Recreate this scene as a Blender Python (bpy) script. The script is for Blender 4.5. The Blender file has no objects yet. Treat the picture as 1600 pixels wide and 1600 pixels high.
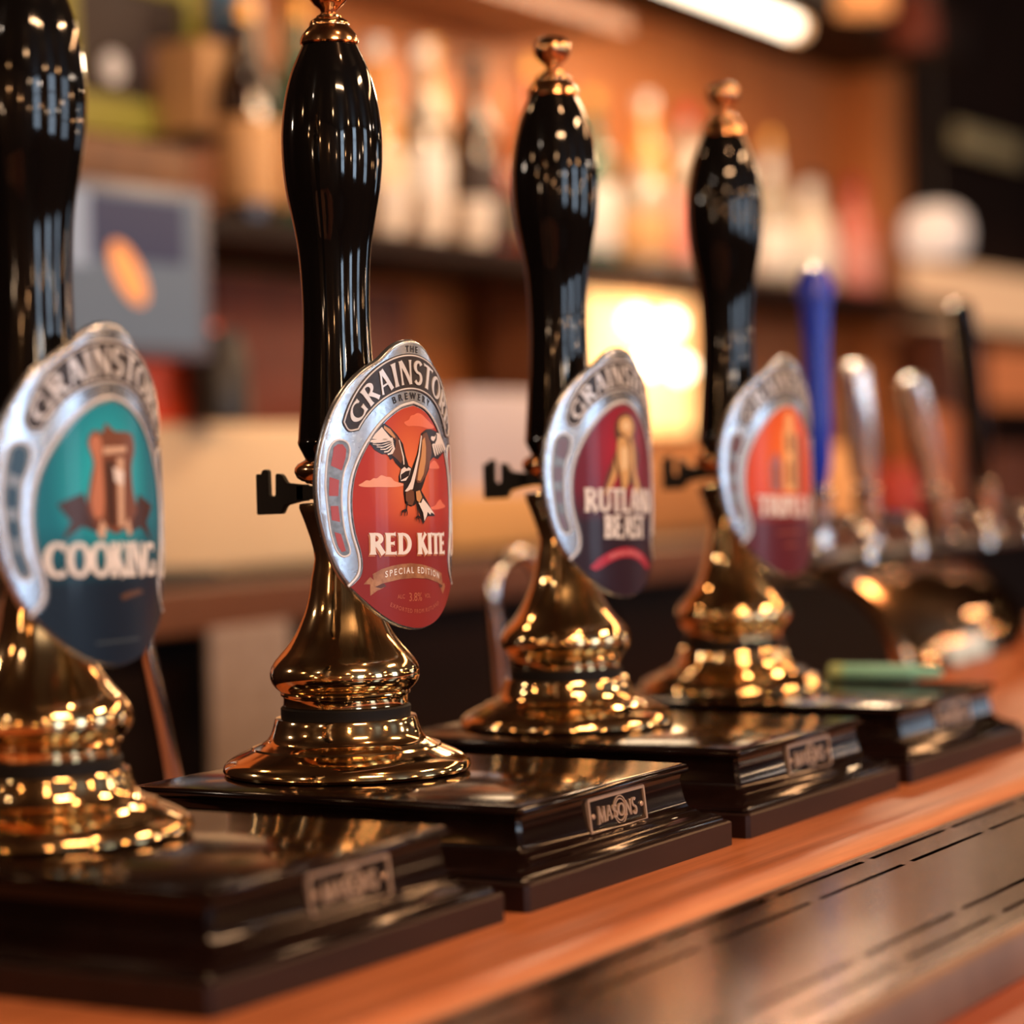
import bpy, bmesh, math, random
from math import sin, cos, pi, radians, atan2, sqrt
from mathutils import Vector, Matrix
from mathutils.geometry import tessellate_polygon
random.seed(7)
SC = bpy.context.scene
COL = SC.collection
Z0 = 1.1436            # height of the pump bases' top faces above the floor

# ------------------------------------------------------------------ camera
YAW, PITCH, ROLL, FPX = 1.05035, -0.02058, -0.02346, 4004.156
CAM = Vector((-1.08096, -0.71918, 0.15591 + Z0))
FW = Vector((sin(YAW)*cos(PITCH), cos(YAW)*cos(PITCH), sin(PITCH)))
_r = FW.cross(Vector((0, 0, 1))).normalized(); _u = _r.cross(FW)
RT = cos(ROLL)*_r + sin(ROLL)*_u
UP = -sin(ROLL)*_r + cos(ROLL)*_u
cd = bpy.data.cameras.new('camera'); cam = bpy.data.objects.new('camera', cd); COL.objects.link(cam)
M = Matrix((RT, UP, -FW)).transposed().to_4x4(); M.translation = CAM
cam.matrix_world = M
cd.sensor_width = 36; cd.lens = FPX/1600*36; cd.clip_start = .02
cd.dof.use_dof = True; cd.dof.focus_distance = 1.262; cd.dof.aperture_fstop = 3.7; cd.dof.aperture_blades = 0
SC.camera = cam

# ------------------------------------------------------------------ world, exposure
SC.view_settings.view_transform = 'Standard'; SC.view_settings.look = 'None'
SC.view_settings.exposure = 0.0; SC.view_settings.gamma = 1; SC.view_settings.use_curve_mapping = False
W = bpy.data.worlds.new('world'); SC.world = W; W.use_nodes = True
W.node_tree.nodes['Background'].inputs[0].default_value = (1, .62, .38, 1)
W.node_tree.nodes['Background'].inputs[1].default_value = .05

def area(name, loc, look, sx, sy, col, power):
    l = bpy.data.lights.new(name, 'AREA'); l.shape = 'RECTANGLE'; l.size = sx; l.size_y = sy
    l.energy = power; l.color = col
    o = bpy.data.objects.new(name, l); COL.objects.link(o); o.location = loc
    o.rotation_euler = (Vector(look)-Vector(loc)).to_track_quat('-Z', 'Y').to_euler()
    return o
def bulb(name, loc, r, col, power):
    l = bpy.data.lights.new(name, 'POINT'); l.shadow_soft_size = r; l.energy = power; l.color = col
    o = bpy.data.objects.new(name, l); COL.objects.link(o); o.location = loc
DAY = (.62, .80, 1.0)
# daylight through the windows of the customers' side of the room
for wx, ww, wp in [(-3.15, .9, 44), (-.3, .7, 36), (2.4, 1.0, 30)]:
    area('window_daylight', (wx, -4.9, 1.75), (wx, 0, 1.75), ww, 1.5, DAY, wp)
WARM = (1.0, .52, .22)
MIX = [(1.0, .50, .20), (1.0, .66, .40), (1.0, .56, .27), (1.0, .80, .62)]
# wall and ceiling lamps of the room
for k, (lx, ly, lz, lp) in enumerate([(-3.7, -1.9, 1.72, 9), (-2.9, -2.9, 2.05, 12), (-3.8, -3.6, 1.55, 8), (-1.75, -3.3, 1.95, 11), (-2.2, -4.6, 1.62, 9), (-1.1, -4.7, 1.5, 8), (-.9, -3.0, 2.3, 12),
                       (.75, -4.7, 1.6, 8), (.5, -2.9, 2.2, 12), (1.5, -4.6, 1.8, 9), (3.3, -3.6, 2.0, 10), (2.2, -2.3, 2.1, 12), (-3.8, -.5, 1.85, 8), (-3.5, .7, 1.6, 7), (-1.9, -1.5, 2.35, 10)]):
    bulb('room_lamp_light', (lx, ly, lz), .03+.012*(k % 3), MIX[k % 4], lp)
# warm strip lights over the bar front
area('bar_canopy_light', (-.75, -1.25, 2.42), (.1, -.35, 1.0), .55, .06, (1, .56, .28), 16)
area('bar_canopy_light', (1.0, -1.35, 2.42), (.5, -.35, 1.0), .45, .06, (1, .56, .28), 16)
area('bar_canopy_light', (2.6, -.68, 2.44), (2.0, -.5, 1.0), 1.9, .07, (1, .50, .22), 17)
area('window_daylight', (7.9, -2.6, 1.7), (0, -.6, 1.2), 1.1, 1.3, DAY, 9)
for k, (lx, ly, lz) in enumerate([(4.6, -1.5, 1.75), (5.6, -2.6, 1.55), (6.6, -1.4, 1.9), (7.2, -3.2, 2.1), (4.2, -3.9, 1.6), (5.2, -.9, 2.2), (6.2, -4.4, 1.7), (3.6, -2.4, 2.3)]):
    bulb('far_lamp_light', (lx, ly, lz), .03, MIX[k % 4], 4.5)
for k, (lx, ly, lz) in enumerate([(-2.5, .9, 1.85), (-3.6, .35, 1.5), (-1.5, 1.15, 2.1), (-.5, 1.2, 1.75), (-2.9, -.35, 2.25), (-3.3, 1.1, 2.2), (.1, 1.1, 2.3), (-1.9, .4, 2.45)]):
    bulb('serving_side_lamp_light', (lx, ly, lz), .035, MIX[k % 4], 4)
bulb('bar_canopy_light', (-.1, -.75, 2.50), .03, (1, .52, .24), 12)
bulb('back_counter_fill', (1.75, .50, 1.88), .04, (1, .70, .44), 12)  # added unseen fill that brightens the cream box and red tub
bulb('back_counter_fill', (2.75, .45, 1.85), .04, (1, .64, .36), 4)  # weaker added fill farther along the back counter

# ------------------------------------------------------------------ materials
def P(name, col, rough=.5, metal=0., **k):
    m = bpy.data.materials.new(name); m.use_nodes = True; n = m.node_tree.nodes['Principled BSDF']
    n.inputs['Base Color'].default_value = (*col, 1); n.inputs['Roughness'].default_value = rough; n.inputs['Metallic'].default_value = metal
    for a, v in k.items(): n.inputs[a.replace('_', ' ')].default_value = v
    return m
def srgb(r, g, b):
    f = lambda c: ((c/255+.055)/1.055)**2.4 if c > 10 else c/255/12.92
    return (f(r), f(g), f(b))
def nodes(m): return m.node_tree.nodes, m.node_tree.links, m.node_tree.nodes['Principled BSDF']
def mottled(name, c1, c2, scale, rough=.5, metal=0., stretch=(1, 1, 1), bump=0., rvar=0., detail=4, **k):
    m = P(name, c1, rough, metal, **k); N, L, b = nodes(m)
    tc = N.new('ShaderNodeTexCoord'); mp = N.new('ShaderNodeMapping'); mp.inputs['Scale'].default_value = stretch
    ns = N.new('ShaderNodeTexNoise'); ns.inputs['Scale'].default_value = scale; ns.inputs['Detail'].default_value = detail
    cr = N.new('ShaderNodeValToRGB'); cr.color_ramp.elements[0].color = (*c1, 1); cr.color_ramp.elements[1].color = (*c2, 1)
    cr.color_ramp.elements[0].position = .35; cr.color_ramp.elements[1].position = .65
    L.new(tc.outputs['Object'], mp.inputs[0]); L.new(mp.outputs[0], ns.inputs['Vector']); L.new(ns.outputs[0], cr.inputs[0]); L.new(cr.outputs[0], b.inputs['Base Color'])
    if bump:
        bp = N.new('ShaderNodeBump'); bp.inputs['Strength'].default_value = bump; bp.inputs['Distance'].default_value = .001
        L.new(ns.outputs[0], bp.inputs['Height']); L.new(bp.outputs[0], b.inputs['Normal'])
    if rvar:
        mr = N.new('ShaderNodeMapRange'); mr.inputs[3].default_value = rough-rvar; mr.inputs[4].default_value = rough+rvar
        L.new(ns.outputs[0], mr.inputs[0]); L.new(mr.outputs[0], b.inputs['Roughness'])
    return m
def emit(name, col, s):
    return P(name, col, .6, 0, Emission_Color=(*col, 1), Emission_Strength=s)

BRASS = mottled('polished_brass', (.86, .60, .31), (.80, .53, .25), 22, .10, 1, rvar=.035, bump=.02)
COPPER = mottled('antique_copper', (.80, .46, .24), (.70, .38, .18), 30, .16, 1, rvar=.04)
BLACK = P('black_lacquer', (.004, .0035, .0035), .06, 0, Specular_IOR_Level=.5)
PLASTIC = P('black_plastic', (.010, .009, .009), .38)
RUBBER = P('black_rubber', (.006, .005, .005), .6, 0, Specular_IOR_Level=.2)
EBONY = mottled('ebonised_wood', (.005, .0022, .0018), (.011, .0045, .0035), 30, .12, 0, stretch=(.12, 1, 1), bump=.14, rvar=.03, Specular_IOR_Level=.32)
PLINTH = mottled('plinth_wood', (.013, .0042, .0035), (.020, .007, .0055), 60, .42, 0, stretch=(.15, 1, 1), bump=.3, Specular_IOR_Level=.3)
BARWOOD = mottled('bar_wood', (.64, .215, .085), (.46, .145, .052), 170, .40, 0, stretch=(.05, 1, 1), bump=.18, rvar=.05)
REDWOOD = mottled('red_wood', (.40, .085, .030), (.30, .055, .02), 20, .4, 0, stretch=(.1, 1, 1), bump=.1)
TRAYRIM = mottled('tray_rim', (.24, .15, .12), (.18, .11, .09), 20, .42, .6)
TRAYM = mottled('bronze_tray', (.22, .11, .07), (.16, .078, .048), 9, .18, 1, rvar=.05)
DARKWELL = P('dark_well', (.01, .007, .006), .6)
CHROME = P('chrome', (.80, .80, .82), .08, 1)
PEWTER = mottled('pewter', (.56, .61, .68), (.46, .50, .57), 420, .26, .9, rvar=.04, bump=.012)
PEWDARK = mottled('dark_pewter', (.20, .20, .20), (.30, .30, .30), 300, .42, 1, bump=.1)
SILVER = P('silver_line', (.80, .79, .79), .3, .25)
PLMET = P('plate_metal', (.66, .50, .38), .25, .6)
BANDBLK = mottled('band_black', (.018, .011, .010), (.035, .022, .019), 420, .35, 0, bump=.05)
INK = P('black_ink', (.02, .013, .012), .35)
WHITE = P('white_ink', (.88, .87, .87), .35)
SILVERPRINT = P('silver_print', (.55, .52, .50), .3, .4)

# ------------------------------------------------------------------ object helpers
def link(name, me, mat, parent=None, loc=(0, 0, 0), rot=(0, 0, 0), smooth=35):
    if mat is not None and not me.materials:
        for m in (mat if isinstance(mat, (list, tuple)) else [mat]): me.materials.append(m)
    if smooth and not me.get('sm'):
        me.shade_smooth(); me.set_sharp_from_angle(angle=radians(smooth)); me['sm'] = 1
    o = bpy.data.objects.new(name, me); COL.objects.link(o); o.location = loc; o.rotation_euler = rot
    if parent: o.parent = parent
    return o
def tag(o, label=None, cat=None, group=None, kind=None):
    if label: o['label'] = label
    if cat: o['category'] = cat
    if group: o['group'] = group
    if kind: o['kind'] = kind
    return o
def thing(name, label, cat, loc=(0, 0, 0), rz=0, group=None):
    o = bpy.data.objects.new(name, None); COL.objects.link(o); o.location = loc; o.rotation_euler = (0, 0, rz); o.empty_display_size = .05
    return tag(o, label, cat, group)
def fin(bm, name='m'):
    me = bpy.data.meshes.new(name); bm.normal_update(); bm.to_mesh(me); bm.free(); return me
def lathe(prof, seg=96, closed_ends=True):
    bm = bmesh.new(); rings = []
    for r, h in prof:
        rings.append([bm.verts.new((r*cos(2*pi*i/seg), r*sin(2*pi*i/seg), h)) for i in range(seg)])
    for a, b in zip(rings, rings[1:]):
        for i in range(seg):
            j = (i+1) % seg; bm.faces.new((a[i], a[j], b[j], b[i]))
    if closed_ends:
        bm.faces.new(rings[0][::-1]); bm.faces.new(rings[-1])
    bmesh.ops.recalc_face_normals(bm, faces=bm.faces[:])
    return bm
def crom(pts, n=6, closed=False):
    """smooth curve through points"""
    out = []; N = len(pts); idx = range(N if closed else N-1)
    for i in idx:
        g = lambda k: pts[k % N] if closed else pts[min(max(k, 0), N-1)]
        p0, p1, p2, p3 = g(i-1), g(i), g(i+1), g(i+2)
        for s in range(n):
            t = s/n
            out.append(tuple(.5*((2*b)+(-a+c)*t+(2*a-5*b+4*c-d)*t*t+(-a+3*b-3*c+d)*t**3) for a, b, c, d in zip(p0, p1, p2, p3)))
    if not closed: out.append(tuple(pts[-1]))
    return out
def box(bm, x0, x1, y0, y1, z0, z1, bev=0):
    v = [bm.verts.new((x, y, z)) for z in (z0, z1) for y in (y0, y1) for x in (x0, x1)]
    fs = [bm.faces.new([v[i] for i in q]) for q in ((0, 2, 3, 1), (4, 5, 7, 6), (0, 1, 5, 4), (2, 6, 7, 3), (1, 3, 7, 5), (0, 4, 6, 2))]
    if bev:
        es = list({e for f in fs for e in f.edges})
        bmesh.ops.bevel(bm, geom=es, offset=bev, segments=3, profile=.5, affect='EDGES')
def boxm(x0, x1, y0, y1, z0, z1, bev=0):
    bm = bmesh.new(); box(bm, min(x0, x1), max(x0, x1), min(y0, y1), max(y0, y1), min(z0, z1), max(z0, z1), bev); return fin(bm)
def tube(bm, path, rad, seg=16, cap=True):
    pts = [Vector(p) for p in path]; rings = []
    n = len(pts); ref = None
    for i, p in enumerate(pts):
        t = (pts[min(i+1, n-1)]-pts[max(i-1, 0)]).normalized()
        if ref is None: ref = t.orthogonal().normalized()
        ref = (ref-t*ref.dot(t)).normalized(); b = t.cross(ref)
        r = rad[i] if isinstance(rad, (list, tuple)) else rad
        rings.append([bm.verts.new(p+(ref*cos(2*pi*k/seg)+b*sin(2*pi*k/seg))*r) for k in range(seg)])
    for a, c in zip(rings, rings[1:]):
        for k in range(seg): bm.faces.new((a[k], a[(k+1) % seg], c[(k+1) % seg], c[k]))
    if cap: bm.faces.new(rings[0][::-1]); bm.faces.new(rings[-1])
def prism(bm, poly, x0, x1, bev=0):
    """polygon of (y, z) extruded along x"""
    a = [bm.verts.new((x0, y, z)) for y, z in poly]; b = [bm.verts.new((x1, y, z)) for y, z in poly]
    tri = tessellate_polygon([[Vector((0, y, z)) for y, z in poly]])
    for t in tri: bm.faces.new([a[i] for i in t]); bm.faces.new([b[i] for i in t][::-1])
    n = len(poly)
    for i in range(n): j = (i+1) % n; bm.faces.new((a[i], a[j], b[j], b[i]))
    bmesh.ops.recalc_face_normals(bm, faces=bm.faces[:])
def at(px, py, Y):
    v = FW+RT*(px-800)/FPX-UP*(py-800)/FPX
    return CAM+v*((Y-CAM.y)/v.y)

# ------------------------------------------------------------------ room shell
def struct(name, me, mat, loc=(0, 0, 0)):
    return tag(link(name, me, mat, loc=loc, smooth=None), kind='structure')
WALLM = mottled('wall_panelling', (.62, .215, .06), (.48, .15, .038), 12, .45, 0, stretch=(1, 1, .12), bump=.2)
WALLD = mottled('dark_wall', (.022, .010, .007), (.012, .006, .005), 3, .8, Specular_IOR_Level=.15)
CEILM = mottled('dark_ceiling', (.035, .018, .012), (.020, .010, .008), 5, .6)
FLOORM = mottled('floor_boards', (.06, .025, .012), (.04, .016, .009), 8, .4, 0, stretch=(.1, 1, 1))
PLASTER = mottled('warm_plaster', (.15, .085, .045), (.08, .045, .024), 1.2, .7)
struct('floor', boxm(-4.1, 8.1, -5.1, 1.5, -.1, 0), FLOORM)
struct('ceiling', boxm(-4.1, 8.1, -5.1, 1.5, 2.6, 2.7), CEILM)
struct('wall_back', boxm(-4.1, 8.1, 1.36, 1.5, 0, 2.6), WALLD)
struct('wall_left', boxm(-4.1, -4.0, -5.0, 1.36, 0, 2.6), PLASTER)
struct('wall_right', boxm(8.0, 8.1, -5.0, 1.36, 0, 2.6), WALLD)
struct('wall_front', boxm(-4.1, 8.1, -5.1, -5.0, 0, 2.6), PLASTER)
for i, (wx, ww) in enumerate([(-3.15, .9), (-.3, .7), (2.4, 1.0)]):
    bm = bmesh.new()
    for s in (-1, 1): box(bm, wx+s*ww/2-.03, wx+s*ww/2+.03, -4.99, -4.84, .95, 2.55)
    for z in (.97, 2.53): box(bm, wx-ww/2, wx+ww/2, -4.99, -4.84, z-.03, z+.03)
    for k in range(1, 3): box(bm, wx-ww/2+ww*k/3-.016, wx-ww/2+ww*k/3+.016, -4.88, -4.85, 1, 2.5)
    for z in (1.45, 1.95): box(bm, wx-ww/2, wx+ww/2, -4.88, -4.85, z-.014, z+.014)
    struct('window_%d' % (i+1), fin(bm), P('window_frame_paint', (.1, .07, .05), .5))

bm = bmesh.new()
for s in (-1, 0, 1): box(bm, 7.84, 7.99, -2.6+s*.55-.03, -2.6+s*.55+.03, 1.0, 2.4)
for z in (1.03, 2.37): box(bm, 7.84, 7.99, -3.15, -2.05, z-.03, z+.03)
struct('window_4', fin(bm), P('window_frame_paint', (.1, .07, .05), .5))

# ------------------------------------------------------------------ bar counter
bar = thing('bar_counter', 'long orange-brown wooden bar counter with a raised back board under the beer pumps', 'bar counter', (0, 0, Z0))
link('bar_top', boxm(-1.6, 3.2, -.62, .28, -.11, -.062, .004), REDWOOD, bar)
# raised board with rounded nosing
bm = bmesh.new()
pr = [(.25, -.0622), (-.2345, -.0622), (-.2365, -.056)]
pr += [(-.2215+.0145*cos(a), -.0505+.0110*sin(a)) for a in [radians(t) for t in range(195, 60, -12)]]
pr += [(-.2105, -.0412), (-.2055, -.0432), (-.2020, -.0436), (.246, -.0436), (.25, -.047)]
prism(bm, pr, -1.55, 3.15)
link('raised_board', fin(bm), BARWOOD, bar)
link('front_panel', boxm(-1.55, 3.15, -.50, -.46, -Z0+.001, -.111), REDWOOD, bar)
link('back_panel', boxm(-1.55, 3.15, .20, .24, -Z0+.001, -.111), WALLD, bar)

# drip tray with slots
tray = thing('drip_tray', 'long bronze-coloured metal drip tray with rows of thin slots in front of the pump bases', 'drip tray', (0, 0, Z0))
bm = bmesh.new()
rows = [-.2455, -.2665, -.3335, -.3515]; SW = .0016
X0, X1 = -1.3, 1.45
ys = [-.2385]
for r in rows: ys += [r+SW, r-SW]
ys += [-.3660]
xs = [X0]; k0 = math.ceil((X0+.03-(-.022))/.1135)
kk = k0
while -.022+kk*.1135+.1025 < X1-.02:
    xs += [-.022+kk*.1135, -.022+kk*.1135+.1025]; kk += 1
xs += [X1]
zt = -.0440
V = {}
def gv(i, j, z):
    key = (i, j, z)
    if key not in V: V[key] = bm.verts.new((xs[i], ys[j], z))
    return V[key]
for j in range(len(ys)-1):
    for i in range(len(xs)-1):
        hole = (j % 2 == 1) and (i % 2 == 1)
        if not hole: bm.faces.new((gv(i, j+1, zt), gv(i+1, j+1, zt), gv(i+1, j, zt), gv(i, j, zt)))
        else:
            z2 = zt-.002
            for a, b in (((i, j), (i+1, j)), ((i+1, j), (i+1, j+1)), ((i+1, j+1), (i, j+1)), ((i, j+1), (i, j))):
                bm.faces.new((gv(*a, zt), gv(*b, zt), gv(*b, z2), gv(*a, z2)))
link('slotted_plate', fin(bm), TRAYM, tray, smooth=None)
link('well', boxm(X0+.004, X1-.004, -.365, -.2393, -.0618, -.0605), DARKWELL, tray)
bm = bmesh.new()
prism(bm, [(-.3662, -.0440), (-.3675, -.0428), (-.3700, -.0424), (-.3725, -.0432), (-.3745, -.0455), (-.377, -.0612), (-.374, -.0618), (-.370, -.0618), (-.3662, -.050)], X0, X1)
prism(bm, [(-.2386, -.0440), (-.2378, -.0435), (-.2372, -.0440), (-.2372, -.0618), (-.2386, -.0618)], X0, X1)
link('rim', fin(bm), TRAYRIM, tray)

# ------------------------------------------------------------------ stroke lettering (flared serif capitals)
def strip(pts, ws):
    """list of quads following a poly-line with widths"""
    L = []; n = len(pts)
    for i in range(n):
        a = pts[max(i-1, 0)]; b = pts[min(i+1, n-1)]; dx, dy = b[0]-a[0], b[1]-a[1]; l = math.hypot(dx, dy) or 1
        nx, ny = -dy/l*ws[i]/2, dx/l*ws[i]/2
        L.append(((pts[i][0]+nx, pts[i][1]+ny), (pts[i][0]-nx, pts[i][1]-ny)))
    return [[a[0], b[0], b[1], a[1]] for a, b in zip(L, L[1:])]
def stem(a, b, w, fl=1.45):
    ts = (0, .06, .18, .5, .82, .94, 1); fs = (fl, 1+(fl-1)*.45, 1, .96, 1, 1+(fl-1)*.45, fl)
    return strip([(a[0]+(b[0]-a[0])*t, a[1]+(b[1]-a[1])*t) for t in ts], [w*f for f in fs])
def arc(cx, cy, rx, ry, a0, a1, wv, wh, n=18):
    pts, ws = [], []
    for i in range(n+1):
        a = radians(a0+(a1-a0)*i/n); pts.append((cx+rx*cos(a), cy+ry*sin(a))); ws.append(wh+(wv-wh)*abs(cos(a))**1.3)
    return strip(pts, ws)
def hbar(x0, x1, y, w, tick=0):
    s = strip([(x0, y), (x1-.06, y), (x1, y)], [w, w, w*1.2+tick])
    return s
def glyph(c, B=.20, H=.10):
    h = H/2
    if c == 'I': return stem((.16, 0), (.16, 1), B), .32
    if c == 'E': return stem((.16, 0), (.16, 1), B)+hbar(.16, .56, 1-h, H, .07)+hbar(.16, .50, .52, H, .06)+hbar(.16, .60, h, H, .07), .66
    if c == 'L': return stem((.16, 0), (.16, 1), B)+hbar(.16, .58, h, H, .09), .62
    if c == 'T': return stem((.35, 0), (.35, 1), B)+strip([(.0, 1-h-.02), (.05, 1-h), (.65, 1-h), (.70, 1-h-.02)], [H*1.9, H, H, H*1.9]), .70
    if c == 'H': return stem((.16, 0), (.16, 1), B)+stem((.62, 0), (.62, 1), B)+hbar(.16, .62, .52, H), .78
    if c == 'R': return stem((.16, 0), (.16, 1), B)+arc(.30, .735, .27, .265-h, 90, -90, B*.95, H)+hbar(.16, .30, 1-h, H)+hbar(.16, .32, .47+h, H)+stem((.36, .50), (.68, .02), B, 1.2), .76
    if c == 'P': return stem((.16, 0), (.16, 1), B)+arc(.30, .72, .28, .28-h, 90, -90, B*.95, H)+hbar(.16, .30, 1-h, H)+hbar(.16, .32, .44+h, H), .66
    if c == 'B': return stem((.16, 0), (.16, 1), B)+arc(.30, .755, .22, .245-h, 90, -90, B*.9, H)+arc(.30, .275, .27, .275-h, 90, -90, B*.95, H)+hbar(.16, .30, 1-h, H)+hbar(.16, .32, .53, H)+hbar(.16, .30, h, H), .68
    if c == 'D': return stem((.16, 0), (.16, 1), B)+arc(.28, .5, .42, .5-h, 90, -90, B, H)+hbar(.16, .30, 1-h, H)+hbar(.16, .30, h, H), .82
    if c == 'K': return stem((.16, 0), (.16, 1), B)+stem((.22, .48), (.60, .98), H*1.25, 1.5)+stem((.30, .56), (.66, .02), B, 1.2), .74
    if c == 'A': return stem((.08, 0), (.38, 1), H*1.1, 1.5)+stem((.70, 0), (.40, 1), B, 1.15)+hbar(.2, .58, .33, H*.9), .78
    if c == 'N': return stem((.12, 0), (.12, 1), H*1.2, 1.6)+stem((.14, .98), (.68, .02), B, 1.0)+stem((.70, 0), (.70, 1), H*1.2, 1.6), .82
    if c == 'M': return stem((.10, 0), (.14, 1), H*1.2, 1.6)+stem((.16, .98), (.46, .05), B*.9, 1)+stem((.46, .05), (.76, .98), H*1.1, 1)+stem((.82, 0), (.78, 1), B, 1.3), .94
    if c == 'O': return arc(.44, .5, .36, .5-h, 0, 360, B, H, 32), .88
    if c == 'C': return arc(.46, .5, .38, .5-h, 48, 312, B, H, 26)+stem((.72, .72), (.72, .96), H*.9, 1.2), .80
    if c == 'G': return arc(.46, .5, .38, .5-h, 48, 320, B, H, 26)+stem((.74, .04), (.74, .46), B*.85, 1.2)+stem((.72, .74), (.72, .96), H*.9, 1.2), .88
    if c == 'S': return arc(.32, .73, .21, .27-h, 30, 270, B*.95, H*1.2, 18)+arc(.32, .27, .23, .27-h, 90, -150, B*.95, H*1.2, 18), .62
    if c == 'U': return strip([(.15, 1), (.15, .9), (.15, .36)], [B*1.4, B, B])+arc(.41, .36, .26, .36-h, 180, 360, B, H, 18)+strip([(.67, .36), (.67, .9), (.67, 1)], [H*1.3, H*1.3, H*2.0]), .80
    return [], .36
def lettering(txt, B=.2, H=.10, sp=.03):
    """quads of a word in units of cap height; returns polys and width"""
    x = 0; out = []
    for c in txt:
        g, w = glyph(c, B, H)
        out += [[(p[0]+x, p[1]) for p in q] for q in g]; x += w+sp
    return out, x-sp
def lettering_per(txt, B, H):
    return [glyph(c, B, H) for c in txt]

# ------------------------------------------------------------------ curved badge sheet
BR, BD, BU0, BTILT = .108, .042, .0035, .037
ZB = .144
def bmap(u, v, n):
    """flat badge millimetres (u across, v up, n out) -> pump space"""
    u, v, n = u/1000, v/1000, n/1000
    v2 = v-BTILT*u; u = u if u < .05 else .05+(u-.05)*.6; ph = (u+BU0)/.110
    r = BR+n
    return Vector((r*sin(ph), -BD+BR-r*cos(ph), ZB+v2))
def bisect_u(bm, step=3.0):
    us = [v.co.x for v in bm.verts]
    if not us: return
    k = math.ceil(min(us)/step)
    while k*step < max(us):
        bmesh.ops.bisect_plane(bm, geom=bm.verts[:]+bm.edges[:]+bm.faces[:], plane_co=(k*step, 0, 0), plane_no=(1, 0, 0), dist=1e-5); k += 1
def sheet(polys, n0, n1, holes=None, mapf=bmap, step=3.0):
    """flat polygons in (u,v) given a top at n1 and side walls down to n0, bent on the badge"""
    bm = bmesh.new()
    for pl in polys:
        loops = [[Vector((x, y, 0)) for x, y in pl]]
        if holes and pl is polys[0]: loops += [[Vector((x, y, 0)) for x, y in h] for h in holes]
        flat = [v for l in loops for v in l]
        vs = [bm.verts.new((v.x, v.y, n1)) for v in flat]
        if len(loops) == 1 and len(flat) == 4:
            A = sum(flat[i].x*flat[(i+1) % 4].y-flat[(i+1) % 4].x*flat[i].y for i in range(4))
            try: bm.faces.new(vs if A > 0 else vs[::-1])
            except ValueError: pass
            continue
        for t in tessellate_polygon(loops):
            a, b, c = (flat[i] for i in t); A = (b-a).cross(c-a).z
            if abs(A) < 1e-9: continue
            try: bm.faces.new([vs[i] for i in (t if A > 0 else t[::-1])])
            except ValueError: pass
    bisect_u(bm, step)
    if n0 is not None:
        be = [e for e in bm.edges if len(e.link_faces) == 1]
        r = bmesh.ops.extrude_edge_only(bm, edges=be)
        for v in r['geom']:
            if isinstance(v, bmesh.types.BMVert): v.co.z = n0
        bmesh.ops.recalc_face_normals(bm, faces=bm.faces[:])
        up = [f for f in bm.faces if abs(f.normal.z) > .9]
        if up and sum(f.normal.z*f.calc_area() for f in up) < 0: bmesh.ops.reverse_faces(bm, faces=bm.faces[:])
    for v in bm.verts: v.co = mapf(*v.co)
    return fin(bm)
def ridge(paths, rad, n0, closed=False):
    """rounded raised lines on the badge"""
    bm = bmesh.new(); seg = 8
    for path in paths:
        N = len(path); rings = []
        for i, (u, v) in enumerate(path):
            a = path[(i-1) % N] if closed else path[max(i-1, 0)]; b = path[(i+1) % N] if closed else path[min(i+1, N-1)]
            dx, dy = b[0]-a[0], b[1]-a[1]; l = math.hypot(dx, dy) or 1
            rings.append([bm.verts.new(bmap(u-dy/l*rad*cos(2*pi*k/seg), v+dx/l*rad*cos(2*pi*k/seg), n0+rad*.7*sin(2*pi*k/seg))) for k in range(seg)])
        pr = list(zip(rings, rings[1:]))+([(rings[-1], rings[0])] if closed else [])
        for a, b in pr:
            for k in range(seg): bm.faces.new((a[k], a[(k+1) % seg], b[(k+1) % seg], b[k]))
        if not closed: bm.faces.new(rings[0]); bm.faces.new(rings[-1][::-1])
    bmesh.ops.recalc_face_normals(bm, faces=bm.faces[:])
    return fin(bm)
def inset(pl, d):
    N = len(pl); out = []
    A = sum(pl[i][0]*pl[(i+1) % N][1]-pl[(i+1) % N][0]*pl[i][1] for i in range(N)); s = 1 if A > 0 else -1
    for i in range(N):
        a, b = pl[i-1], pl[(i+1) % N]; dx, dy = b[0]-a[0], b[1]-a[1]; l = math.hypot(dx, dy) or 1
        out.append((pl[i][0]-s*dy/l*d, pl[i][1]+s*dx/l*d))
    return out
def mir(h):  # h from top centre down the left side to bottom centre
    return h+[(-x, y) for x, y in reversed(h) if abs(x) > .01]
HALF = [(0, 72.6), (-7, 71.6), (-14, 68.9), (-19.5, 65.3), (-24.5, 61.6), (-34.5, 56.2), (-43, 49.6), (-50, 41.2), (-54.8, 32.8), (-58.2, 24.5), (-60.8, 15.5),
        (-62.5, 6), (-63, -3), (-62.2, -13.2), (-59.9, -24), (-56.5, -34.4), (-52, -43.0), (-46, -50.2), (-38, -57), (-28.5, -63.6), (-18, -68.6), (-8, -71.0), (0, -71.8)]
OUT = crom(mir(HALF), 5, True)
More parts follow.
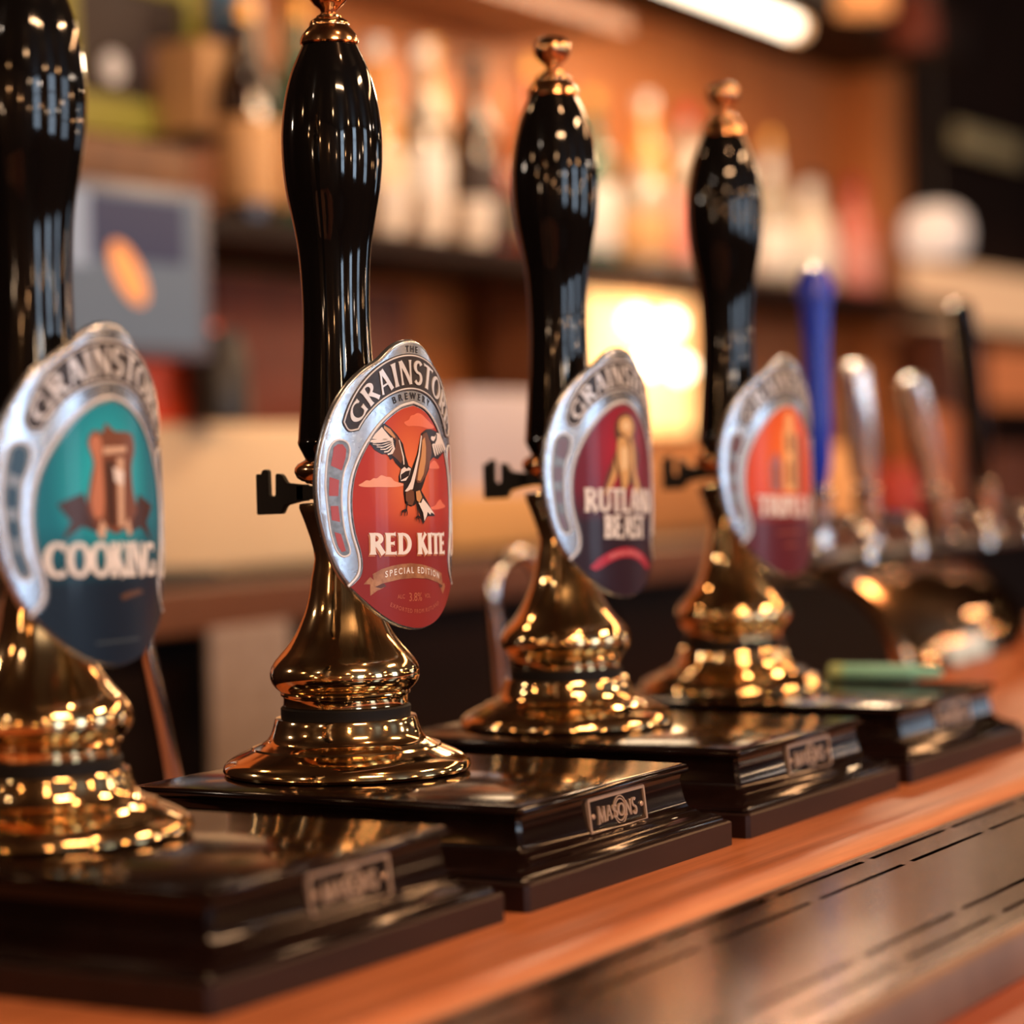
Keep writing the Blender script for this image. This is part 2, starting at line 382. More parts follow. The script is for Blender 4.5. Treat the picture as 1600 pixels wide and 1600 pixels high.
# slightly domed metal plate
def plate_mesh():
    bm = bmesh.new()
    levels = [(0, -1.4), (0, .9), (.35, 1.5), (1.0, 1.9), (1.9, 2.05)]
    loops = [[(x, y, n) for x, y in inset(OUT, d)] for d, n in levels]
    vs = [[bm.verts.new(p) for p in l] for l in loops]; N = len(OUT)
    for a, b in zip(vs, vs[1:]):
        for i in range(N): bm.faces.new((a[i], a[(i+1) % N], b[(i+1) % N], b[i]))
    for lp, z in ((loops[-1], 1), (loops[0], -1)):
        V_ = vs[-1] if z > 0 else vs[0]
        for t in tessellate_polygon([[Vector((p[0], p[1], 0)) for p in lp]]):
            try: bm.faces.new([V_[i] for i in t])
            except ValueError: pass
    bmesh.ops.recalc_face_normals(bm, faces=bm.faces[:])
    bisect_u(bm, 3.0)
    for v in bm.verts: v.co = bmap(*v.co)
    return fin(bm)
PLATE = plate_mesh()
# outline of the printed label: the oval and everything beneath the horseshoe
LH = [(0, 39.6), (-9.7, 37.4), (-18.7, 32.6), (-25.8, 26.9), (-32.2, 19.8), (-37.3, 12.2), (-41, 4.5), (-43, -4.2), (-43.3, -13.8), (-41.8, -23.5), (-38.7, -33.5), (-37.9, -40.0), (-39.6, -45.2), (-45.3, -50.0)]
lab = crom(LH, 4)
low = [p for p in inset(OUT, .9) if p[0] < -.5 and p[1] < -50.3]
low.sort(key=lambda p: -p[1])
LABEL_PTS = lab+low
LABEL_PTS = LABEL_PTS+[(-x, y) for x, y in reversed(LABEL_PTS) if abs(x) > .01]
rim_half = crom([(0, 41.2), (-10.2, 39), (-19.8, 34), (-27.3, 28.1), (-33.7, 20.8), (-38.9, 13), (-42.7, 5), (-44.8, -4), (-45.1, -14), (-43.6, -24), (-40.6, -33.5), (-39.9, -40.0), (-41.6, -44.8), (-46.8, -49.6)], 4)
RIM = list(reversed(rim_half))+[(-x, y) for x, y in rim_half[1:]]
def slot_shift(l): return [(u-3.5, v+BTILT*(u-3.5)) for u, v in l]
SLOT = slot_shift([(-47.2, 22.7), (-51.0, 19.4), (-52.8, 11.7), (-53.7, 1.1), (-52.9, -10.5), (-51.6, -21.1), (-49.2, -29.0), (-46.5, -32.5), (-43.2, -32.6), (-42.0, -30.2), (-44.6, -21.4), (-45.9, -10.7), (-45.7, -1.0), (-44.3, 7.6), (-41.3, 14.4), (-40.8, 19.2), (-42.8, 22.1)])
SLOTC = crom(SLOT, 4, True)
CELLS = [slot_shift(c) for c in ([(-49.9, 16), (-49.3, 19.6), (-47, 21.2), (-44.3, 21.0), (-42.4, 18.6), (-43.0, 14.5), (-45.2, 8.4), (-51.1, 10.9)], [(-51.9, 5.4), (-46.8, 3.8), (-47.5, -3.9), (-52.5, -3.7)],
         [(-51.8, -8.6), (-47.6, -8.7), (-46.8, -16.5), (-51.3, -15.4)], [(-50.0, -21.2), (-46.5, -22.3), (-44.0, -30.6), (-46.3, -31.0), (-48.3, -28)])]
mirr = lambda L: [[(-x, y) for x, y in l] for l in L]
def arcs(R, cv, a0, a1, n=48): return [(R*sin(radians(a0+(a1-a0)*i/n)), cv+R*cos(radians(a0+(a1-a0)*i/n))) for i in range(n+1)]
# the name band: inner arc radius 45.8 about v=1.7, outer arc radius 50 about v=15.3
def bandpt(t, y):
    """t in -1..1 along the band, y 0..1 from inner to outer arc"""
    ai = radians(57.5*t); ao = radians(73*t)
    i = (45.6*sin(ai), 1.6+45.6*cos(ai)); o = (50*sin(ao), 15.4+50*cos(ao))
    return (i[0]+(o[0]-i[0])*y, i[1]+(o[1]-i[1])*y)
BAND = [bandpt(-1+2*i/60, 0) for i in range(61)]
endr = [bandpt(1.0+.055*sin(pi*k/8), k/8) for k in range(1, 8)]
endl = [bandpt(-1.0-.055*sin(pi*k/8), k/8) for k in range(7, 0, -1)]
BANDP = BAND+endr+[bandpt(1-2*i/60, 1) for i in range(61)]+endl
BAND_M = sheet([BANDP], 2.0, 2.5)
BLINE = ridge([[ (x, y) for x, y in inset(BANDP, .9)]], .42, 2.55, True)
def band_text():
    gl = lettering_per('GRAINSTORE', .19, .085)
    tot = sum(w for _, w in gl); gap = .10; T = tot+gap*9; x = 0; out = []
    for q, w in gl:
        for pl in q:
            out.append([bandpt((-1+2*(x+p[0])/T)*.945, .17+.66*p[1]) for p in pl])
        x += w+gap
    return out
BTEXT = sheet(band_text(), 2.45, 2.95)
def txtmesh(s, size, mapf, bold=0., align='CENTER', spacing=1.0):
    c = bpy.data.curves.new('txt', 'FONT'); c.body = s; c.size = size; c.align_x = align; c.offset = bold; c.space_character = spacing; c.resolution_u = 3
    o = bpy.data.objects.new('txt', c); COL.objects.link(o)
    dg = bpy.context.evaluated_depsgraph_get(); me = bpy.data.meshes.new_from_object(o.evaluated_get(dg))
    bpy.data.objects.remove(o); bpy.data.curves.remove(c)
    for v in me.vertices: v.co = mapf(v.co.x, v.co.y)
    me.materials.clear()
    return me
def on_arc(R, cv, n, sgn=1):
    return lambda x, y: bmap((R+sgn*y)*sin(x/R), cv+sgn*(R+sgn*y)*cos(x/R), n)
BREW = txtmesh('BREWERY', 4.6, on_arc(41.6, 1.3, 2.25), .10, spacing=1.85)
THE = txtmesh('THE', 4.4, on_arc(60, 6.3, 2.25), .08, spacing=1.5)
SLOT_M = [sheet([[(s*x, y) for x, y in SLOTC]], None, 2.15) for s in (1, -1)]
SLOT_R = [ridge([[(s*x, y) for x, y in inset(SLOTC, -.4)]], .55, 2.1, True) for s in (1, -1)]
CELL_M = [sheet([c], None, 2.3) for c in CELLS+mirr(CELLS)]
RIM_M = ridge([RIM], .75, 2.2)
RIM2_M = ridge([[(x*.965, y*.985) for x, y in RIM]], .35, 2.35)
LABEL_M = sheet([LABEL_PTS], 1.8, 2.25)
EDGE_M = ridge([inset(OUT, .3)], .55, 1.3, True)

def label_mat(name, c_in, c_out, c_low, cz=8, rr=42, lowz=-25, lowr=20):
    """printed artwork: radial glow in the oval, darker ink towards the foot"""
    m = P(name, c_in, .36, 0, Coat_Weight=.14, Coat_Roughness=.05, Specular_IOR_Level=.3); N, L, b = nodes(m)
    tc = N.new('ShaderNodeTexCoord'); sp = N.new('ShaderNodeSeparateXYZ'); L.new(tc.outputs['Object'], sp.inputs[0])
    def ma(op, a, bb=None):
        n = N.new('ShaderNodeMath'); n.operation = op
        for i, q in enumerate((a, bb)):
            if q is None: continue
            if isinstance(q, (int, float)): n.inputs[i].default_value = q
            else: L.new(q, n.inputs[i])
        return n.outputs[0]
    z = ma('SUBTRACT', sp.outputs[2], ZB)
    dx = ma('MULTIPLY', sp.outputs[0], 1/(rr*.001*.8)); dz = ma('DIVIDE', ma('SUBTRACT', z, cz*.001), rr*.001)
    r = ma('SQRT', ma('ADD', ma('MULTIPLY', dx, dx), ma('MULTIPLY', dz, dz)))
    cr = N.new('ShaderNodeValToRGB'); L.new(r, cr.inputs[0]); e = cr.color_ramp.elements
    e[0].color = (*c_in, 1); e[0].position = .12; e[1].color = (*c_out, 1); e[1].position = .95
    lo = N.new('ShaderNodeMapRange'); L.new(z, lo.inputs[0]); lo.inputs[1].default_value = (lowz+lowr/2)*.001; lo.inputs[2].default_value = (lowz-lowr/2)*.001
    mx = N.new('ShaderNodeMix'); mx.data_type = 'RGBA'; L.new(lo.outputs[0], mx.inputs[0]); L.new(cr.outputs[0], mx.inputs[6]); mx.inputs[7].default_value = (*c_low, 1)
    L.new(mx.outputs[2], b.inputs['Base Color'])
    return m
def hx(c): return P('ink_%d_%d_%d' % c, srgb(*c), .3)
def badge_frame(parent, d_loc, rz, labelmat, cellmat):
    b = link('pump_badge', PLATE, PEWTER, parent, d_loc, (0, 0, rz))
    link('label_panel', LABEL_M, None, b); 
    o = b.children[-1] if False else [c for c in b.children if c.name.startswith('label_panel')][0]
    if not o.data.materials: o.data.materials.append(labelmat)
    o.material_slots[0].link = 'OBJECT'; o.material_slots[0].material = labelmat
    link('name_band', BAND_M, BANDBLK, b); link('band_outline', BLINE, SILVER, b); link('band_lettering', BTEXT, SILVER, b)
    link('small_lettering', BREW, INK, b, smooth=None); link('small_lettering', THE, INK, b, smooth=None)
    for s_, r_ in zip(SLOT_M, SLOT_R): link('side_slot', s_, PEWDARK, b, smooth=None); link('slot_rim', r_, SILVER, b)
    for c_ in CELL_M:
        s = link('slot_window', c_, None, b, smooth=None)
        if not s.data.materials: s.data.materials.append(cellmat)
        s.material_slots[0].link = 'OBJECT'; s.material_slots[0].material = cellmat
    link('inner_rim', RIM_M, SILVER, b); link('inner_line', RIM2_M, PEWDARK, b)
    return b
def art(b, name, items, n=2.4, dn=.04):
    """one emblem mesh of coloured flat inks: items = [(polys, material), ...] bottom first"""
    bm = bmesh.new(); mats = []
    for k, (polys, mat) in enumerate(items):
        if mat not in mats: mats.append(mat)
        me = sheet(polys, None, n+dn*k)
        for p in me.polygons: p.material_index = mats.index(mat)
        bm.from_mesh(me); bpy.data.meshes.remove(me)
    return link(name, fin(bm), mats, b, smooth=None)
def title(b, txt, u0, u1, v0, v1, B=.24, H=.11, mat=WHITE, shadow=None, name='title_lettering'):
    polys, w = lettering(txt, B, H); s = (u1-u0)/w
    pl = [[(u0+p[0]*s, v0+p[1]*(v1-v0)) for p in q] for q in polys]
    if shadow: link('title_shadow', sheet([[(x-.7, y-.9) for x, y in q] for q in pl], None, 2.5), shadow, b, smooth=None)
    return link(name, sheet(pl, 2.3, 2.75), mat, b, smooth=None)

# ------------------------------------------------------------------ hand pump parts (metres, origin on the axis at the base top)
mm = lambda L: [(r/1000, h/1000) for r, h in L]
FLANGE = fin(lathe(mm([(8, .05), (60.5, .05), (62, .8), (62.7, 2.2), (62.2, 4.4), (60.7, 6.2), (58.2, 7.9), (55.2, 9.5), (51.2, 11.3), (48.2, 12.6), (47.6, 13.6), (46.4, 14.0), (42.7, 15.3), (40.2, 16.8), (38.4, 19.3), (37.3, 22.0), (36.5, 25), (35.9, 27.3), (35.5, 27.9), (34.5, 28.1), (30, 28.1), (10, 28.1)])))
RING = fin(lathe(mm([(25, 26.5), (32.2, 26.5), (32.8, 27.2), (32.9, 32.9), (32.2, 33.7), (25, 33.7)])))
BODYP = mm([(25, 33.6), (31.0, 33.6), (31.5, 34.2), (31.3, 37.8), (31.6, 38.6), (32.6, 39.2), (32.9, 40.2), (32.5, 40.9), (33.3, 41.6), (35.2, 43.3), (36.9, 45.6), (37.8, 48.2), (37.9, 50.6), (37.2, 53.4), (35.4, 56.6), (32.0, 60.6), (29.3, 63.6), (26.9, 66.8), (24.9, 69.8), (23.2, 73), (20.3, 79.4), (18.8, 83.6), (17.6, 88.2), (16.6, 93), (15.9, 98)])
def body_mesh():
    seg = 96; bm = bmesh.new(); secs = [(r, r, h) for r, h in BODYP]
    secs += [(a/1000, b/1000, h/1000) for a, b, h in [(14.8, 14.8, 103), (13.9, 13.9, 108), (13.4, 14.9, 113), (13.3, 16.8, 118), (13.6, 18.9, 123), (14.1, 21.0, 128), (14.6, 22.7, 131.5), (14.9, 23.5, 133.8), (14.4, 23.3, 135.6), (12.6, 21.6, 136.0), (10.8, 19.5, 134), (9.0, 16.5, 128), (7, 12, 120), (5, 6, 116)]]
    rings = [[bm.verts.new((a*cos(2*pi*i/seg), b*sin(2*pi*i/seg), h)) for i in range(seg)] for a, b, h in secs]
    for a, b in zip(rings, rings[1:]):
        for i in range(seg): j = (i+1) % seg; bm.faces.new((a[i], a[j], b[j], b[i]))
    bm.faces.new(rings[0][::-1]); bm.faces.new(rings[-1])
    bmesh.ops.recalc_face_normals(bm, faces=bm.faces[:])
    return fin(bm)
BODY = body_mesh()
HANDP = crom([(17.2, 158.2), (18.6, 161), (20.9, 166), (20.6, 169), (19.6, 182), (18.6, 196), (17.7, 209), (17.1, 222), (17.0, 236), (17.6, 252), (18.6, 264), (20.1, 273.7), (22.0, 283.5), (23.8, 293), (24.9, 303), (25.4, 312.5), (25.4, 322), (24.5, 332), (22.9, 341.6), (20.4, 351), (17.9, 357.5), (15.3, 363), (13.4, 367)], 4)
HANDLE = fin(lathe(mm([(6, 158)]+HANDP+[(6, 368)])))
FERR = fin(lathe(mm([(5.5, 121), (6, 140), (7, 143), (12, 145), (17.2, 146.2), (17.9, 147), (19.5, 147.4), (21.8, 149), (23, 151.7), (22.8, 153.8), (21.2, 156), (18.4, 157.4), (17.0, 158.4), (6, 158.6)])))
FINP = [(6, 366.6), (14.3, 366.6), (14.9, 367.4), (14.6, 369), (13.6, 371.6), (11.8, 374), (10.4, 375.4), (10, 376), (10.1, 377), (9.4, 378.4), (7.6, 379.6), (6.5, 380.2), (6.3, 381.0), (4.6, 381.8), (3.9, 382.8), (4.6, 384.4), (7.2, 386.6), (9.5, 389.2), (10.8, 392), (11.2, 394.2), (10.8, 396.4), (9.4, 398.6), (7.2, 400.2), (4.6, 401), (2.4, 401.4), (.3, 401.5)]
FINIAL = fin(lathe(mm(FINP), 64))
bm = bmesh.new()
prism(bm, [(.0538, .1513), (.0538, .1302), (.0372, .1306), (.0345, .1349), (.0244, .1370), (.0205, .1372), (.0205, .1455), (.0244, .1456), (.0338, .1464), (.0366, .1506), (.0385, .1513), (.0408, .1513), (.0412, .1398), (.0455, .1398), (.0458, .1530), (.0475, .1537), (.0500, .1530), (.0503, .1505), (.0506, .1513)], -.0018, .0018)
bmesh.ops.bevel(bm, geom=[e for e in bm.edges if len(e.link_faces) == 2 and e.calc_face_angle(0) > .5], offset=.0005, segments=2, affect='EDGES')
prism(bm, [(.020, .1380), (-.036, .1380), (-.036, .1448), (.020, .1448)], -.0105, -.0072)
prism(bm, [(.020, .1380), (-.036, .1380), (-.036, .1448), (.020, .1448)], .0072, .0105)
prism(bm, [(.016, .1380), (.020, .1380), (.020, .1448), (.016, .1448)], -.0105, .0105)
prism(bm, [(-.0430, .1250), (-.0360, .1250), (-.0360, .1560), (-.0430, .1560)], -.0130, .0130)
CLIP = fin(bm)
# wooden base: stacked rectangles swept through a moulded profile
BA, BF, BB = .0862, .1500, .0700
def base_mesh(prof, tile=False):
    bm = bmesh.new(); rings = []
    for o, of, z in prof:   # side outset, front outset, z
        x, f, b = BA+o, BF+of, BB+o*.5; c = .002
        pts = [(-x, -f+c), (-x+c, -f), (x-c, -f), (x, -f+c), (x, b-c), (x-c, b), (-x+c, b), (-x, b-c)]
        rings.append([bm.verts.new((p[0], p[1], z)) for p in pts])
    for a, b in zip(rings, rings[1:]):
        for i in range(8): bm.faces.new((a[i], a[(i+1) % 8], b[(i+1) % 8], b[i]))
    bm.faces.new(rings[0]); bm.faces.new(rings[-1][::-1])
    bmesh.ops.recalc_face_normals(bm, faces=bm.faces[:])
    return fin(bm)
m3 = lambda L: [(a/1000, b/1000, c/1000) for a, b, c in L]
BASE_T = base_mesh(m3([(-1.6, -1.6, -.02), (-.4, -.4, -.5), (.3, .3, -1.8), (.1, .2, -3.3), (-.8, -.6, -4.6), (-2.6, -2.4, -5.4), (-3.2, -2.8, -7.5), (-2.6, -2.2, -12), (-1.6, -1.0, -18), (-.6, .4, -21.5), (.6, 2.0, -22.6), (1.2, 3.6, -23), (2.2, 4.0, -23.8), (6, 6.8, -25.6), (12.5, 9.4, -26.8), (16.2, 11.0, -28.6), (17.0, 11.4, -30.4), (16, 11, -31.2)]))
BASE_P = base_mesh(m3([(15, 10, -31.0), (19.6, 13.6, -31.0), (20.6, 14.4, -31.8), (20.6, 14.4, -43.55)]))
# maker's plate on the front face
def np_map(x, y, n):   # mm on the plate -> base space, leaning with the face
    yf = -BF+.0020-(-y-7)*.00011
    return Vector((.0090+x/1000, yf-.0014-n/1000, -.0139+y/1000))
def rrect(w, h, r, n=4):
    out = []
    for cx, cy, a0 in ((w-r, h-r, 0), (-w+r, h-r, 90), (-w+r, -h+r, 180), (w-r, -h+r, 270)):
        for k in range(n+1): a = radians(a0+90*k/n); out.append((cx+r*cos(a), cy+r*sin(a)))
    return out
PW, PH = 29.5, 8.9
FRAMEM = sheet([rrect(PW, PH, 1.2)], -1.5, 1.0, [rrect(PW-1.6, PH-1.6, .6)], np_map, 400)
FIELD = sheet([rrect(PW-1.5, PH-1.5, .6)], None, .15, None, np_map, 400)
def plate_text():
    polys, w = lettering('MASONS', .22, .12, .05)
    W2 = 40; s = W2/w; out = []
    for q in polys:
        nq = []
        for x, y in q:
            u = x*s/W2; hgt = 8.6-3.0*sin(pi*u)*.8; nq.append((-W2/2+x*s-.5, -hgt/2+y*hgt))
        out.append(nq)
    return sheet(out, .1, .9, None, np_map, 400)
PTXT = plate_text()
def ringpoly(cx, cy, R, w, n=40, a0=0, a1=360):
    return strip([(cx+R*cos(radians(a0+(a1-a0)*i/n)), cy+R*sin(radians(a0+(a1-a0)*i/n))) for i in range(n+1)], [w]*(n+1))
PRING = sheet([q for R in (6.6, 5.2) for q in ringpoly(3, 0, R, .7)], .1, .55, None, np_map, 400)
def screw_mesh(cx):
    me = fin(lathe([(.0014, 0), (.0014, .0006), (.0011, .0010), (.0002, .0010)], 20)); me.transform(Matrix.Rotation(pi/2, 4, 'X')); me.transform(Matrix.Translation(np_map(cx, 0, .1))); return me
SCREWS = [screw_mesh(-25), screw_mesh(25)]

def hand_pump(X, label, d_loc, rz, labelmat, cellmat):
    t = thing('hand_pump', label, 'beer pump', (X, 0, Z0), group='beer hand pumps in a row along the bar')
    b = link('wooden_base', BASE_T, EBONY, t, smooth=40); link('plinth', BASE_P, PLINTH, b, smooth=20)
    npl = link('maker_plate', FRAMEM, PLMET, t, smooth=20)
    link('plate_field', FIELD, P('plate_enamel', (.008, .006, .006), .18), npl, smooth=None); link('plate_lettering', PTXT, PLMET, npl, smooth=None); link('plate_ring', PRING, PLMET, npl, smooth=None)
    for s in SCREWS: link('screw', s, PLMET, npl)
    link('flange', FLANGE, BRASS, t); link('rubber_ring', RING, RUBBER, t); link('brass_neck', BODY, BRASS, t)
    h = link('handle', HANDLE, BLACK, t); link('ferrule', FERR, COPPER, h); link('finial', FINIAL, COPPER, h)
    link('badge_clip', CLIP, PLASTIC, t, d_loc, (0, 0, rz), smooth=20)
    return t, badge_frame(t, d_loc, rz, labelmat, cellmat)
DX = .23291

# --- red kite badge
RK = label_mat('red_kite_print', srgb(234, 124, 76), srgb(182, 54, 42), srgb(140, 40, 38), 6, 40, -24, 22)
t2, b2 = hand_pump(0, 'sharp in-focus beer pump with a red oval badge showing a bird and reading RED KITE', (0, 0, 0), radians(-4), RK, hx((176, 62, 52)))
Q = lambda L: [(u-3.5, v+BTILT*(u-3.5)) for u, v in L]
CR = lambda L, n=3: crom(L, n, True)
cl1, cl2 = hx((240, 168, 140)), hx((232, 122, 92))
for pts_, mt_ in (([(-4.6, 31.4), (-1, 32.6), (1, 34.6), (3.7, 35.1), (7, 36.0), (11.1, 35.3), (15, 33.4), (19, 31.6), (24.7, 28.8), (18, 28.2), (10.8, 29.2), (3, 29.6), (-2, 29.6)], cl2),
    ([(-36, 1.0), (-33.6, 2.2), (-31.4, 3.3), (-29.0, 3.2), (-27.0, 4.2), (-24.6, 4.2), (-21.9, 5.6), (-18.6, 4.8), (-15.4, 4.4), (-13, 2.6), (-10.4, 1.9), (-5.5, .5), (-12.4, -.4), (-24, -.1), (-32.5, .1)], cl1),
    ([(17, 9.6), (20, 11.2), (23.6, 12.2), (27, 11.0), (30.5, 8.4), (24, 8.0), (17, 8.4)], cl2), ([(17, -11.4), (23, -10.6), (27, -8.6), (30.9, -7.6), (34, -9.4), (39, -11.4), (30, -12.4), (20, -12.4)], cl2)):
    art(b2, 'cloud', [([CR(Q(pts_), 4)], mt_)], 2.36)
brn, tan, blk, wht, pnk = hx((112, 70, 48)), hx((206, 152, 100)), hx((36, 20, 18)), hx((240, 232, 228)), hx((226, 190, 160))
wingL = [(-21.1, 30.2), (-29.4, 23.4), (-29.2, 21.2), (-27.4, 19.9), (-26.0, 18.2), (-23.6, 17.0), (-21.0, 15.8), (-18.4, 16.2), (-16.4, 14.4), (-15.6, 12.9), (-13.8, 13.8), (-12.0, 11.4), (-9.6, 9.6), (-8.0, 8.4), (-9.9, 4.9), (-9.9, 1.9), (-6.2, 1.4), (-6.6, -3.4), (-5.6, -8.6), (-1.0, -10.4), (2.0, -9.8), (3.6, -9.0), (9.6, -19.6), (14.4, -15.6), (22.6, -15.8), (8.6, -2.6), (11.4, 1.0), (13.4, 4.0), (17, 8.0), (18.4, 11.8), (22.4, 13.8), (28.5, 12.8), (34, 15.0), (42.2, 18.4), (38, 23.2), (31, 26.4), (25.7, 27.0), (20, 28.0), (14.6, 27.8), (9.8, 25.9), (5.4, 15.6), (.6, 8.6), (-2.0, 10.0), (-4.0, 14.4), (-6.0, 20.7), (-10.2, 25.2), (-15.2, 29.0), (-19, 31.0)]
def feathers(x0, y0, x1, y1, x2, y2, x3, y3, n, w0, w1):
    out = []
    for k in range(n):
        f = k/(n-1); a = (x0+(x1-x0)*f, y0+(y1-y0)*f); b = (x2+(x3-x2)*f, y2+(y3-y2)*f); m_ = ((a[0]+b[0])/2+.5, (a[1]+b[1])/2-.5)
        out += strip([a, m_, b], [w0, w1, w0*.5])
    return out
FQ = lambda L: [Q(q) for q in L]
art(b2, 'kite_emblem', [([Q(wingL)], blk),
    ([Q([(-20.8, 29.2), (-28.2, 23.6), (-12.8, 22.0), (-16.6, 25.2), (-19.6, 27.9)])]+FQ(feathers(-13.5, 23.0, -12.6, 19.0, -29.2, 22.4, -17.4, 15.8, 6, 1.9, 2.3)), wht),
    (FQ(feathers(-15.2, 22.2, -13.6, 19.0, -29.0, 21.0, -19.2, 15.8, 5, .25, .85)), blk),
    ([Q([(-19.6, 30.2), (-15.4, 28.4), (-10.4, 24.2), (-8.0, 20.6), (-6.8, 13.0), (-8.0, 11.0), (-11.4, 13.6), (-14.4, 15.4), (-12.0, 18.6), (-11.2, 22.6), (-16.4, 26.0)])], brn),
    ([Q([(-19.4, 29.9), (-15.2, 28.0), (-11.6, 24.2), (-12.6, 23.6), (-17.0, 26.6), (-19.6, 28.6)])], tan),
    ([Q([(-9.4, 22.8), (-8.7, 22.6), (-5.7, 14.4), (-5.4, 10.6), (-6.2, 10.4), (-6.7, 14.2)])], wht),
    ([Q([(10.6, 25.3), (9.8, 19.0), (7.0, 12.0), (3.4, 3.4), (5.0, 1.2), (8.4, 1.4), (12.6, 4.4), (17.4, 11.0), (20.2, 16.0), (19.6, 21.0), (15, 26.4)])], brn),
    ([Q([(10.4, 22.3), (9.2, 15.0), (6.4, 8.0), (5.0, 2.6), (7.6, 2.2), (11.0, 5.6), (13.4, 12.0), (14.0, 19.0), (13, 24.0)])], tan),
    ([Q([(9.2, 25.0), (10.2, 24.6), (7.6, 15.0), (4.0, 6.0), (.8, -1.6), (-2.4, -3.2), (-5.8, -2.6), (-3.4, -.8), (-.8, 2.0), (2.4, 8.0), (6.4, 16.0)])], wht),
    ([Q([(21.6, 24.4), (24.2, 24.2), (27, 26.2), (30.4, 25.8), (36, 22.4), (41.0, 18.2), (24.4, 19.2), (18.6, 22.4), (20, 24.4)])]+FQ(feathers(21.5, 20.6, 34.0, 21.0, 24.8, 14.4, 41.0, 17.6, 6, 2.0, 2.6)), wht),
    (FQ(feathers(23.0, 20.0, 33.6, 20.6, 26.6, 13.8, 39.0, 15.6, 5, .3, .9)), blk),
    ([Q([(17.2, 23.2), (20.8, 20.8), (24, 20.6), (26.6, 22.8), (27.2, 25.4), (25.9, 25.6), (25, 23.4), (22.8, 22.0), (20.6, 22.2), (18, 24.2)])], blk),
    ([Q([(-8.2, 8.2), (-9.3, 5.0), (-8.8, 2.4), (-4.9, 2.6), (-2.0, 5.4), (-.6, 8.4), (-2.6, 9.2), (-4, 8.4), (-5.8, 9.4)])], wht),
    ([Q([(-8.6, 5.6), (-5.0, 7.2), (-1.4, 7.6), (-2.4, 5.0), (-5.0, 4.0), (-8.8, 2.8)])], blk),
    ([Q([(-5.4, -3.2), (-5.4, -7.2), (-3.4, -9.4), (-.2, -9.8), (1.6, -7.0), (1.4, -3.0), (-1, -1.8)])], brn),
    ([Q([(3.0, -3.0), (6.6, -2.4), (8.6, -6.0), (6.0, -8.6), (3.6, -7.4)])], tan),
    ([Q([(5.0, -8.6), (7.4, -8.8), (9.2, -6.6), (21.4, -14.9), (17.4, -13.8), (16.4, -15.0), (13.6, -13.4), (12.8, -15.2), (10.2, -18.0), (9.2, -13.8)])], wht),
    (FQ(strip([(-4.4, -7.8), (-4.9, -10.5), (-5.2, -12.0)], [1.3, .9, .9])+strip([(-5.2, -11.8), (-8.4, -12.4), (-9.4, -14.8)], [1.2, .9, .4])+strip([(-5.2, -11.8), (-6.6, -13.6), (-6.6, -15)], [.9, .6, .3])+strip([(-5.0, -11.8), (-4.6, -13.6), (-5, -14.8)], [.9, .6, .3])
        + strip([(3.4, -9.0), (4.2, -13.0), (4.6, -15.4)], [1.0, .8, .9])+strip([(4.6, -15.2), (2.6, -16.0), (2.6, -17.8)], [1.1, .8, .3])+strip([(4.6, -15.4), (5.4, -17.4), (5.2, -18.8)], [.9, .6, .3])+strip([(4.6, -15.2), (7, -16.6), (8.6, -19.0)], [1.0, .8, .4])), blk)], 2.45, .03)
title(b2, 'RED KITE', -34.0, 32.0, -34.2, -23.6, .25, .12, WHITE, hx((196, 120, 80)))
gold, gold2 = mottled('ribbon_gold', srgb(196, 142, 102), srgb(158, 104, 74), 260, .3, .3), hx((92, 50, 36))
rib_o = Q([(-29.0, -42.5), (-23, -40.3), (-16.5, -39.1), (-10.6, -38.5), (-2, -38.4), (7.6, -39.5), (18, -41.6), (25, -43.6), (29.6, -45.0)])
rib_i = Q([(31.4, -51.3), (25, -49.6), (18, -47.9), (11.6, -46.7), (0, -45.8), (-10.8, -45.9), (-17, -46.6), (-23.0, -47.4), (-27.6, -48.8)])
art(b2, 'ribbon', [([Q([(-30.4, -43.8), (-34.4, -47.2), (-30.6, -47.4), (-30.6, -53.0), (-26.4, -50.8), (-22.0, -49.4), (-27.0, -46.4)]), Q([(31, -50.8), (33.4, -49.8), (35.2, -52), (31.0, -55.6), (27.2, -51.4)])], gold),
    ([Q([(-27.6, -48.8), (-22, -47.2), (-20.4, -48.8), (-24, -49.8)]), Q([(31.4, -51.3), (26.6, -49.9), (26.0, -51.4), (28.8, -52.4)])], gold2), ([rib_o+rib_i], gold)], 2.36)
def on_ribbon(x, y):
    u = x; base = -43.75-.0052*(u+3)**2*.9-.0; return bmap(u-1.0, base+y+.3, 2.52)
link('ribbon_lettering', txtmesh('SPECIAL EDITION', 4.3, on_ribbon, .08, spacing=1.45), WHITE, b2, smooth=None)
faint = hx((190, 112, 84))
link('strength_lettering', txtmesh('ALC', 3.0, lambda x, y: bmap(x-13.5, -56.0+y, 2.4)), faint, b2, smooth=None)
link('strength_lettering', txtmesh('3.8%', 6.0, lambda x, y: bmap(x-2.2, -57.4+y, 2.4)), faint, b2, smooth=None)
link('strength_lettering', txtmesh('VOL', 3.0, lambda x, y: bmap(x+9.0, -56.0+y, 2.4)), faint, b2, smooth=None)
link('foot_lettering', txtmesh('EXPORTED FROM RUTLAND', 2.9, lambda x, y: bmap((62-y)*sin(x/62), 0.5-(62-y)*cos(x/62)-2, 2.4), spacing=1.25), faint, b2, smooth=None)

